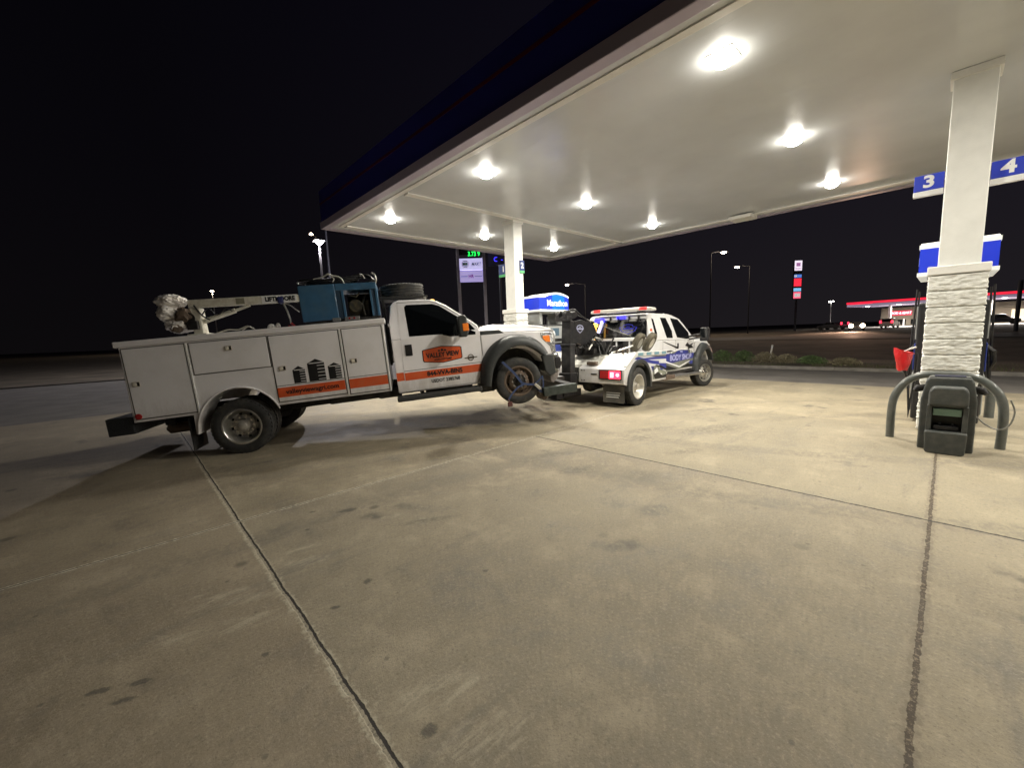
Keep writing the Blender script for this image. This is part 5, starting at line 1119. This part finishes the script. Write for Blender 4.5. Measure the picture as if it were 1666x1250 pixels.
    mb = MB(); mb.box(5.30, 5.40, min(s_*.9, s_*.6), max(s_*.9, s_*.6), .9, 1.2); mb.build("headlamp", lens, K, bevel=.02)
mb = MB(); mb.prismf([(4.10, 1.30), (4.10, 1.43), (4.5, 1.44), (5.0, 1.40), (5.3, 1.33), (5.38, 1.25), (5.38, 1.18), (4.6, 1.3)], lambda z: -.9+max(0, z-1.3)*.9, lambda z: .9-max(0, z-1.3)*.9); mb.box(4.12, 5.3, -.54, .54, .55, 1.28); mb.build("hood", paint_t, K, bevel=.03, seg=3)
mb = MB(); mb.box(5.30, 5.42, -.6, .6, .78, 1.2); mb.build("grille", blackm, K, bevel=.01)
mb = MB(); mb.box(5.28, 5.5, -.98, .98, .52, .74); mb.build("front_bumper", alu, K, bevel=.03, seg=3)
mb = MB()
for y in (-.88, -.45, .45, .88): mb.tube(smooth_pts([(5.45, y, .55), (5.62, y, .80), (5.58, y, 1.10), (5.45, y, 1.20)], 3), .028, 10)
for z in (.78, 1.02, 1.17): mb.tube([(5.58 if z < 1.1 else 5.5, -.9, z), (5.58 if z < 1.1 else 5.5, .9, z)], .024, 10)
mb.build("grille_guard", chrome, K, smooth=True)
mb = MB(); mb.prism([(3.28, 1.925), (4.09, 1.425), (4.1, 1.435), (3.29, 1.94)], -.72, .72); mb.build("windscreen", glassd, K)
# back of the cab
mb = MB(); mb.prismx([(-.80, 1.44), (-.80, 1.82), (-.76, 1.88), (.72, 1.88), (.78, 1.78), (.78, 1.44)], 1.178, 1.197); mb.build("rear_window", glassd, K, bevel=.008)
mb = MB(); mb.box(1.165, 1.192, -.82, .8, 1.885, 1.93); mb.build("window_header", paint_t, K, bevel=.006)
bluelit = mat("blue_lit", (.05, .05, .9), .3, emit=(.05, .04, 1.0), es=2.2); bluedim = mat("blue_glow", (.03, .03, .35), .3, emit=(.03, .03, .9), es=.16)
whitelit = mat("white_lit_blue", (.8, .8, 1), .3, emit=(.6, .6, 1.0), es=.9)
mb = MB(); X_ = 1.1745
def shx(mb, y, z, s, x, th_=.0015):
    mb.prismx([(y-1.25*s, z+.22*s), (y-.7*s, z+.30*s), (y-.62*s, z+.52*s), (y, z+.62*s), (y+.62*s, z+.52*s), (y+.7*s, z+.30*s), (y+1.25*s, z+.22*s), (y+.95*s, z-.3*s), (y, z-.66*s), (y-.95*s, z-.3*s)], x-th_, x)
shx(mb, -.33, 1.655, .19, X_); mb.build("window_emblem", bluedim, K)
mb = MB(); shx(mb, -.33, 1.655, .170, X_-.002); mb.build("window_emblem_inner", glassd, K)
mb = MB(); mb.box(X_-.006, X_-.004, -.47, -.19, 1.645, 1.672); mb.box(X_-.006, X_-.004, -.38, -.28, 1.70, 1.715); mb.box(X_-.006, X_-.004, -.42, -.24, 1.595, 1.605); mb.build("window_emblem_bars", bluedim, K)
mb = MB(); mb.box(1.10, 1.16, .30, .56, 1.84, 1.94); mb.box(1.12, 1.16, -.28, -.05, 1.90, 1.97); mb.build("blue_strobe", bluelit, K, bevel=.01)
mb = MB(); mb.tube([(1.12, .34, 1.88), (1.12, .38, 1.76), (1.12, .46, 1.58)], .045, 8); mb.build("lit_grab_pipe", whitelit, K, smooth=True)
mb = MB()
for y in (-.62, -.38, -.1, .12): mb.box(1.10, 1.17, y-.012, y+.012, 1.84, 1.96)
mb.build("bar_clamp", blackm, K)
mb = MB()
for y in (-.48, .02): mb.box(1.10, 1.165, y-.09, y+.09, 1.825, 1.865)
mb.build("work_lamp", steel, K, bevel=.01)
mb = MB(); mb.lathe([(.0, 0), (.06, .0), (.065, .07), (.04, .10), (.01, .105)], c=(.95, .44, 1.72), axis='z', n=18); mb.tube([(.95, .44, 1.72), (.95, .44, 1.07)], .025, 8); mb.build("amber_beacon", amberlit, K, smooth=True)
Lb = sub("light_bar", K)
mb = MB(); mb.prismx([(-.99, 2.09), (-.97, 2.13), (-.92, 2.145), (.58, 2.145), (.63, 2.13), (.65, 2.09), (.63, 2.06), (-.97, 2.06)], 1.05, 1.29); mb.build("housing", mat("bar_lens_clear", (.62, .60, .56), .25, coat=.6), Lb, bevel=.02, seg=3)
mb = MB()
for (a, b_) in ((-.86, -.66), (.36, .56)): mb.box(1.045, 1.295, a, b_, 2.075, 2.15)
mb.build("red_lens", mat("bar_red", (.8, .06, .06), .3, emit=(1, .06, .06), es=.3), Lb, bevel=.015)
mb = MB(); mb.box(1.08, 1.26, -.7, -.6, 2.02, 2.06); mb.box(1.08, 1.26, .3, .4, 2.02, 2.06); mb.build("foot", blackm, Lb)
mb = MB(); mb.lathe([(.035, 0), (.03, .02), (.01, .03)], c=(2.62, -.6, 2.035), axis='z', n=14); mb.build("roof_marker_lamp", signw, K, smooth=True)
mb = MB(); mb.prism([(1.27, 1.62), (1.33, 1.68), (1.39, 1.62), (1.39, 1.50), (1.33, 1.44), (1.27, 1.50)], -.86, -.838)
mb = MB(); mb.lathe([(.07, -.845), (.07, -.8505)], c=(1.32, 0, 1.58), n=24); mb.build("round_sticker", orange, K)
# dolly wheels carried behind the cab
dly = [(.62, -.86, 1.33, "dirty dolly wheel on the tow truck's deck, nearer the mast"), (.62, -1.13, 1.33, "dirty dolly wheel on the tow truck's deck, nearer the cab corner"), (.25, .70, 1.33, "pale dolly wheel glimpsed left of the black mast")]
for (x, y, z, lab) in dly:
    t = thing("dolly_wheel", lab, "dolly wheel", M=M2 @ Matrix.Translation((x, y, z)) @ Matrix.Rotation(math.radians(6 if y < 0 else 10), 4, 'Z') @ Matrix.Rotation(math.radians(26 if y < 0 else 0), 4, 'X'), group="dolly wheels on the tow truck")
    mb = MB(); tyre_mesh(mb, .225, .13, .115, lugs=False); mb.build("tyre", mat("muddy_rubber", (.10, .09, .065), .85, dirt=(.24, .21, .15), dscale=7, damt=.8, bump=.3, bscale=40), t, smooth=True, angle=40)
    mb = MB(); mb.lathe([(.118, -.055), (.112, -.06), (.10, -.03), (.05, -.02), (.045, -.05), (.005, -.052)], n=28); mb.lathe([(.118, .055), (.112, .06), (.10, .03), (.05, .02), (.045, .05), (.005, .052)], n=28); mb.build("rim", mat("dolly_rim", (.55, .52, .45), .5), t, smooth=True)
# cross bar and arms cradling the lifted wheels, in the service truck's axes
al = place1("lift_crossbar", "black steel lift arm reaching from the mast to the lifted wheel", "lift arm", 5.22, 0, .26)
mb = MB(); mb.box(-.07, .07, -1.12, 1.12, -.075, .065); mb.build("crossbar", frame_m, al, bevel=.01)
for s_ in (-1, 1):
    mb = MB(); mb.box(-.56, .07, min(s_*1.1, s_*1.23), max(s_*1.1, s_*1.23), -.075, .075); mb.build("side_arm", mat("arm_steel", (.05, .06, .055), .45, metal=.4, vary=.3, vscale=14), al, bevel=.008)
    mb = MB(); mb.obox(Matrix.Translation((-.55, s_*.98, -.07)) @ Matrix.Rotation(-.5, 4, 'Y'), .09, .36, .16); mb.build("wheel_cradle", rust, al, bevel=.01)
mb = MB(); mb.box(.06, .30, -.1, .1, -.09, .07); mb.build("pivot", blackm, al, bevel=.01)

# ================================================================ DISTANT THINGS
def ray(x, y, dep):
    d = r2*((x-833)/663.62) - u2*((y-625)/663.62) + fwd
    return Vector((0, 0, 1.6)) + d*dep
polem = mat("galvanised_pole", (.35, .35, .36), .5, metal=.3)
def lamp_post(px, py, h, base_z, label, arm=None, r=.09, head=.35, col=(1, .85, .65), es=60, energy=0, name="street_lamp", mtl=None):
    t = thing(name, label, "street lamp", (px, py, base_z), 0, "street and lot lamps")
    mb = MB(); mb.tube([(0, 0, 0), (0, 0, h)], [r, r*.6], 12); mb.build("pole", mtl or polem, t)
    ax_, ay_ = arm or (0, 0)
    if arm:
        mb = MB(); mb.tube([(0, 0, h-.05), (ax_*.5, ay_*.5, h+.15), (ax_, ay_, h+.12)], [.05, .04, .035], 8); mb.build("arm", mtl or polem, t)
    hm_ = MB(); hm_.box(ax_-head, ax_+head, ay_-head, ay_+head, h+.06, h+.2); hm_.build("lamp_head", blackm, t, bevel=.02)
    lm = mat("lamp_%d_%d" % (int(es), int(col[2]*100)), (1, 1, 1), .4, emit=col, es=es)
    mb = MB(); mb.lathe([(.02, -.14), (head*.5, -.11), (head*.8, 0.0), (head*.8, .05)], c=(ax_, ay_, h+.0), axis='z', n=20); mb.build("lamp_lens", lm, t, smooth=True)
    if energy:
        ld = bpy.data.lights.new("lamp_light", 'POINT'); ld.energy = energy; ld.color = col; ld.shadow_soft_size = .2
        lo = bpy.data.objects.new("lamp_light", ld); COL.objects.link(lo); lo.location = (px+ax_, py+ay_, base_z+h-.35)
    return t
lamp_post(11.19, 32.13, 8.85, 0, "brilliant blue-white lot lamp above the blue welder", r=.12, head=.34, col=(.98, .95, 1.0), es=90, energy=POLE_W, mtl=mat("lot_pole", (.045, .04, .045), .7))
tp = thing("lamp_head", "small orange-white lamp head just above the brilliant lot lamp", "lamp", (10.75, 32.3, 9.35), 0)
mb = MB(); mb.lathe([(.02, -.05), (.14, 0), (.05, .12)], axis='z', n=16); mb.build("lens", mat("warm_lamp", (1, 1, 1), .4, emit=(1, .75, .55), es=14), tp, smooth=True)
mb = MB(); mb.tube([(0, 0, .05), (.44, -.17, -.3)], .03, 8); mb.build("bracket", polem, tp)
tw = thing("mast_tower", "tall dark mast with a tiny blue light left of the canopy corner", "mast", (15.69, 42.89, 0))
mb = MB(); mb.tube([(0, 0, 0), (0, 0, 15.9)], [.16, .07], 10); mb.build("pole", mat("dark_pole", (.02, .02, .03), .6), tw)
mb = MB(); mb.box(-.2, .2, -.2, .2, 15.2, 15.6); mb.build("camera_box", blackm, tw)
mb = MB(); mb.lathe([(.01, -.06), (.09, 0), (.01, .08)], c=(-.15, -.2, 15.72), axis='z', n=12); mb.build("blue_lamp", mat("tiny_blue", (.1, .1, 1), .4, emit=(.15, .12, 1), es=8), tw)
lamp_post(20.35, 149.2, 17.4, 0, "tiny far-off lamp above the service truck's crane boom", r=.15, head=.55, col=(1, .8, .6), es=30, energy=14000)
lamp_post(49.64, 36.62, 8.7, -.2, "far street lamp above the fuel pump's blue topper", arm=(-1.45, 2.2), r=.1, head=.3, col=(1, .82, .66), es=30, energy=1500, mtl=mat("far_pole", (.006, .005, .005), .9))
lamp_post(64.0, 24.5, 12.3, .1, "upper of the two far lamps right of the tow truck", arm=(1.4, -1.2), r=.1, head=.46, col=(1, .80, .60), es=26, energy=1600, mtl=mat("far_pole", (.006, .005, .005), .9))
lamp_post(78.2, 23.6, 11.4, .2, "lower of the two far lamps, on a slim pole near the highway", arm=(-.5, 1.9), r=.09, head=.46, col=(1, .80, .60), es=26, energy=1600, mtl=mat("far_pole", (.006, .005, .005), .9))
lamp_post(114.2, 18.0, 6.0, .2, "bright far lamp just left of the red-edged canopy", r=.1, head=.6, col=(1, .97, .88), es=50)

# price sign on two posts, its header out of sight behind the canopy
dirs = Vector((20-14.95, 0, 0))
A0 = Vector((14.9, 20.1, 0)); A1 = Vector((15.95, 19.25, 0))
ang = math.atan2(A1.y-A0.y, A1.x-A0.x)
z0 = gz(15)
ps = thing("price_sign", "tall price sign with green digits and white panels on two posts", "price sign", (A0.x, A0.y, z0), ang)
wS = (A1-A0).length
for x in (-.06, wS+.12):
    mb = MB(); mb.box(x-.09, x+.09, -.09, .09, 0, 7.6); mb.build("post", mat("sign_post_grey", (.26, .23, .27), .5, vary=.1), ps, bevel=.01)
mb = MB(); mb.box(-.6, wS+.9, -.2, .2, 7.1, 8.1); mb.build("header_panel", topb, ps, bevel=.02)
mb = MB(); mb.box(.02, wS+.03, -.14, .14, 6.5, 7.08); mb.build("price_cabinet", blackm, ps, bevel=.01)
grn = mat("green_led", (0, .6, .1), .4, emit=(.02, 1.0, .12), es=1.8); redl = mat("red_led_strip", (1, .1, .1), .4, emit=(1, .06, .08), es=1.6)
text("price_digits", "3.73 9", .36, (wS*.66, -.142, 6.58), (1, 0, 0), UP, grn, ps, xs=.8, bold=.008)
mb = MB(); mb.box(.05, wS-.05, -.15, -.141, 6.92, 6.99); mb.build("red_strip", redl, ps)
lp = mat("lit_panel_white", (.85, .85, .95), .4, emit=(.62, .58, 1.0), es=.75)
lp2 = mat("lit_panel_lilac", (.7, .65, .9), .4, emit=(.50, .42, .88), es=.6)
mb = MB(); mb.box(.02, wS+.03, -.13, .13, 5.68, 6.34); mb.build("upper_panel", lp, ps, bevel=.01)
mb = MB(); mb.box(.02, wS+.03, -.13, .13, 5.0, 5.62); mb.build("lower_panel", lp2, ps, bevel=.01)
tl = mat("sign_teal", (.05, .3, .28), .5); pu = mat("sign_magenta", (.45, .05, .5), .5, emit=(.5, .05, .5), es=.15); dgm = mat("sign_dark_text", (.06, .08, .16), .5)
text("upper_lettering", "MART", .27, (wS*.74, -.132, 6.0), (1, 0, 0), UP, mat("sign_slate", (.10, .22, .26), .5), ps, xs=.78, bold=.003, shear=.25)
mb = MB(); mb.lathe([(.21, -.132), (.21, -.136), (.185, -.136), (.185, -.132)], c=(wS*.27, 0, 6.02), n=28, closed=True); mb.build("round_logo", mat("sign_redring", (.5, .12, .12), .5), ps)
mb = MB(); mb.box(wS*.27-.16, wS*.27+.14, -.138, -.132, 5.94, 6.10); mb.box(wS*.27-.10, wS*.27+.1, -.138, -.132, 5.86, 5.90); mb.box(wS*.27-.10, wS*.27+.1, -.138, -.132, 6.14, 6.18); mb.build("logo_bars", tl, ps)
text("logo_letters", "CB", .13, (wS*.27-.01, -.139, 6.02), (1, 0, 0), UP, signw, ps)
text("lower_lettering", "HR", .27, (wS*.50, -.132, 5.30), (1, 0, 0), UP, pu, ps, xs=.85, bold=.008)
mb = MB()
for (a, b_) in ((.06, .34), (.66, .97)):
    x = wS*a
    while x < wS*b_: mb.box(x, x+.035, -.135, -.1315, 5.285, 5.325); x += .05
mb.build("small_lettering", dgm, ps)
# glimpsed blue neon letters
nb = thing("neon_sign", "small blue neon sign glimpsed left of the far column", "neon sign", (17.0, 19.6, 6.25), math.radians(-45))
mb = MB(); ring = [(.3+.12*math.cos(a), 0, -.02+.12*math.sin(a)) for a in [math.radians(q) for q in range(60, 301, 20)]]; mb.tube(ring, .022, 6); mb.tube([(.6, 0, -.07), (.7, 0, -.08)], .02, 6); mb.build("letters", bluelit, nb)
mb = MB(); mb.box(-.2, 1.2, .05, .12, -.4, .4); mb.build("panel", mat("dark_pole", (.02, .02, .03), .6), nb)
mb = MB(); mb.tube([(.5, .1, -.4), (.5, .1, -6.4)], .06, 8); mb.build("post", mat("dark_pole", (.02, .02, .03), .6), nb)

# far tall sign
P0_ = ray(1291, 455, 80); P1_ = ray(1303, 455, 80); angf = math.atan2(P1_.y-P0_.y, P1_.x-P0_.x)
fs_ = thing("pylon_sign", "tall far pylon sign stacked with white, blue and red lit panels", "pylon sign", (P0_.x, P0_.y, .2), angf)
wF = 1.42
mb = MB(); mb.box(wF/2-.15, wF/2+.15, -.12, .12, 0, 6.6); mb.build("post", mat("dark_pole", (.02, .02, .03), .6), fs_)
mb = MB(); mb.box(-.04, wF+.04, -.16, .16, 6.25, 13.75); mb.build("cabinet", blackm, fs_)
def pan(name, z0_, z1_, c, es): 
    mb = MB(); mb.box(0, wF, -.20, -.162, z0_, z1_); mb.build(name, mat("far_"+name, c, .4, emit=c, es=es), fs_)
pan("white_panel", 11.7, 13.6, (.95, .85, 1.0), .95); pan("blue_panel", 10.35, 10.95, (.1, .25, .75), .8); pan("red_panel", 8.7, 10.2, (1.0, .03, .06), 1.1); pan("cyan_panel", 7.75, 8.35, (.25, .65, 1.0), .8); pan("pink_panel", 6.35, 7.6, (1.0, .15, .25), 1.0)
mb = MB(); mb.box(.15, 1.25, -.21, -.201, 12.0, 12.14); mb.box(.3, 1.1, -.21, -.201, 12.5, 13.2); mb.build("white_panel_mark", mat("far_mark", (.7, .35, .7), .5, emit=(.7, .3, .7), es=.4), fs_)
mb = MB(); mb.box(.2, .8, -.21, -.201, 6.65, 7.3); mb.box(.85, 1.25, -.21, -.201, 6.65, 7.3); mb.box(.02, .5, -.21, -.201, 10.5, 10.85); mb.build("white_bars", lettw, fs_)

# far fuel station
ga = Vector((114.1, 15.2, 0)); gb = Vector((108.1, -8.3, 0)); dv = (gb-ga).normalized(); angc = math.atan2(dv.y, dv.x); Lc = 46
fc = thing("far_canopy", "far fuel canopy with glowing red edge beyond the highway", "canopy", (ga.x, ga.y, .22), angc)
# local x runs along the front edge; local +y points away from the camera
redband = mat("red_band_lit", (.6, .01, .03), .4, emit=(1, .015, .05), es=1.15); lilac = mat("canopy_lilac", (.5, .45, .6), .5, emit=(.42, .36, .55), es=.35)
mb = MB(); mb.box(-.05, Lc, -.10, 0, 5.05, 5.45); mb.box(-.1, -.0, .0, 12, 5.05, 5.45); mb.build("red_band", redband, fc)
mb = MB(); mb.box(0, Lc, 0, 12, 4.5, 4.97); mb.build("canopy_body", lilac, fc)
for i, x in enumerate((3.2, 8.3, 14.2, 22, 30, 38)):
    mb = MB(); mb.lathe([(.05, -.12), (.32, -.06), (.35, .0)], c=(x, 1.0, 4.47), axis='z', n=14); mb.build("ceiling_lamp", mat("far_lamp", (1, 1, 1), .4, emit=(.95, .92, 1), es=14), fc)
for x in (6.2, 20, 33):
    mb = MB(); mb.box(x-.2, x+.2, 3, 3.4, 0, 4.5); mb.build("pillar", mat("far_pillar", (.6, .55, .5), .5), fc)
for x, es in ((8, 7000), (22, 7000), (36, 7000)):
    ld = bpy.data.lights.new("far_station_light", 'AREA'); ld.energy = es; ld.size = 3; ld.color = (1, .93, .85); lo = bpy.data.objects.new("far_station_light", ld); COL.objects.link(lo)
    q = Matrix.Translation(fc.location) @ Matrix.Rotation(angc, 4, 'Z') @ Vector((x, 6, 4.3)); lo.location = q
st = thing("far_store", "low tan store with red lit sign behind the far canopy", "store", (133.0, 11.2, .22), math.radians(-97))
wl = mat("far_wall_tan", (.36, .31, .24), .8, vary=.1, vscale=.5)
mb = MB(); mb.box(0, 50, 0, 9, 0, 4.3); mb.build("walls", wl, st)
mb = MB(); mb.box(1.4, 5.4, -.16, -.02, 2.45, 3.5); mb.build("sign_panel", mat("far_sign_red", (1, .05, .1), .4, emit=(.9, .02, .07), es=.8), st, bevel=.1)
text("sign_lettering", "FOOD & MART", .75, (3.4, -.17, 2.97), (1, 0, 0), UP, mat("far_letters", (1, .9, .95), .4, emit=(1, .8, .88), es=1.8), st, xs=.78, bold=.02)
text("yellow_letters", "17", 1.1, (7.4, -.03, 3.1), (1, 0, 0), UP, mat("far_yellow", (1, .7, .1), .4, emit=(1, .62, .08), es=1.2), st, xs=1.5, bold=.02)
mb = MB()
for x in (20, 24, 28, 32, 36, 40): mb.box(x, x+3.5, -.03, -.01, .4, 2.7)
mb.build("lit_window", mat("store_window_lit", (1, .8, .55), .3, emit=(1, .74, .48), es=.75, vary=.3, vscale=.8), st)
mb = MB()
for x in (3.0, 5.3, 7.6): mb.box(x, x+1.5, -.03, -.01, .3, 1.5)
mb.build("dark_opening", mat("hole_black", (.004, .004, .004), .9), st)
mb = MB(); mb.box(17, 50, -1.5, -.01, 3.2, 3.35); mb.build("awning", wl, st)
for i, x in enumerate((2.4, 4.9, 7.1)):
    pbm = Matrix.Translation(st.location) @ Matrix.Rotation(math.radians(-97), 4, 'Z') @ Vector((x, -4.5, 0))
    t = thing("white_bollard", ["pale bollard just right of the far SUV", "middle pale bollard before the far store", "pale bollard before the far store, nearest the column"][i], "bollard", (pbm.x, pbm.y, .22), 0, "bollards before the far store")
    mb = MB(); mb.lathe([(.14, 0), (.14, 1.5), (.05, 1.6)], axis='z', n=12); mb.build("post", signw, t)
far_lot = MB(); far_lot.box(101, 150, -60, 18, .24, .262); o = far_lot.build("far_lot", asph); o['kind'] = 'structure'
for px_, lab, fx in ((1652, "dark tall pole at the picture's right edge before the far store", 40),):
    p_ = ray(px_, 540, 40); t = thing("utility_pole", lab, "utility pole", (p_.x, p_.y, 0)); mb = MB(); mb.tube([(0, 0, 0), (.0, 0, 5.0)], .16, 10); mb.build("pole", mat("dark_pole", (.02, .02, .03), .6), t)
# far vehicles
def far_car(name, label, loc, rz, paintm, suv=True, head=False, tail=True, scale=1.0):
    t = thing(name, label, "car", loc, rz, "far vehicles across the highway"); t.scale = (scale,)*3
    if suv: prof = [(-2.3, .35), (-2.35, .95), (-2.25, 1.1), (-2.1, 1.65), (-1.9, 1.75), (.5, 1.75), (1.1, 1.15), (2.2, 1.0), (2.3, .6), (2.25, .35)]
    else: prof = [(-2.2, .35), (-2.25, .85), (-1.6, .95), (-1.0, 1.4), (.4, 1.42), (1.0, .95), (2.1, .8), (2.2, .35)]
    mb = MB(); mb.prismf(prof, lambda z: -.92+max(0, z-.95)*.18, lambda z: .92-max(0, z-.95)*.18); mb.build("body", paintm, t, bevel=.07, seg=3)
    mb = MB()
    if suv: mb.prismx([(-.68, 1.15), (-.62, 1.6), (.62, 1.6), (.68, 1.15)], -2.30, -2.2)
    mb.prism([(-1.6, 1.12), (-1.5, 1.6), (.4, 1.6), (.85, 1.15)] if suv else [(-1.4, .98), (-.95, 1.32), (.3, 1.34), (.8, .98)], -.90, .90); mb.build("window", glassd, t)
    for x in (-1.4, 1.4):
        for y in (-.82, .82):
            mb = MB(); mb.lathe([(.2, -.1), (.34, -.1), (.36, 0), (.34, .1), (.2, .1)], c=(x, y, .36), n=20); mb.build("wheel", rubber, t)
    if tail:
        for y in (-.78, .78):
            mb = MB(); mb.box(-2.42, -2.3, y-.13, y+.13, .95, 1.35); mb.build("tail_lamp", redlit, t)
    if head:
        for y in (-.65, .65):
            mb = MB(); mb.lathe([(.02, .12), (.2, .08), (.27, 0)], c=(2.27, y, .78), axis='x', n=16); mb.build("headlamp", mat("head_lit", (1, 1, 1), .4, emit=(1, .74, .45), es=40), t)
    return t
p_ = ray(1445, 534, 72); far_car("parked_suv", "silver SUV with red tail lamps parked by the far station", (p_.x+2.4, p_.y, .22), math.radians(-8), mat("suv_silver", (.45, .44, .43), .35, coat=.5), scale=1.0)
p_ = ray(1626, 531, 70); far_car("parked_suv", "dark SUV seen side-on below the far store's lit windows", (p_.x, p_.y, .22), math.radians(-92), mat("suv_dark", (.05, .05, .06), .3, coat=.5), tail=False)
p_ = ray(1391, 531, 60); far_car("oncoming_car", "oncoming car with two blazing headlights left of the SUV", (p_.x+1.5, p_.y, gz(p_.x)), math.radians(187), mat("suv_dark", (.05, .05, .06), .3, coat=.5), suv=False, head=True, tail=False)
p_ = ray(1353, 530, 75); far_car("distant_car", "dim far car with a red glow left of the oncoming headlights", (p_.x, p_.y, .22), math.radians(60), mat("suv_dark", (.05, .05, .06), .3, coat=.5), suv=False)
ld = bpy.data.lights.new("headlight_beam", 'SPOT'); ld.energy = 9000; ld.spot_size = math.radians(70); ld.spot_blend = .8; ld.color = (1, .6, .4); lo = bpy.data.objects.new("headlight_beam", ld); COL.objects.link(lo)
lo.location = (76.0, 9.3, 1.1); lo.rotation_euler = Vector((-1, .12, -.02)).to_track_quat('-Z', 'Y').to_euler()
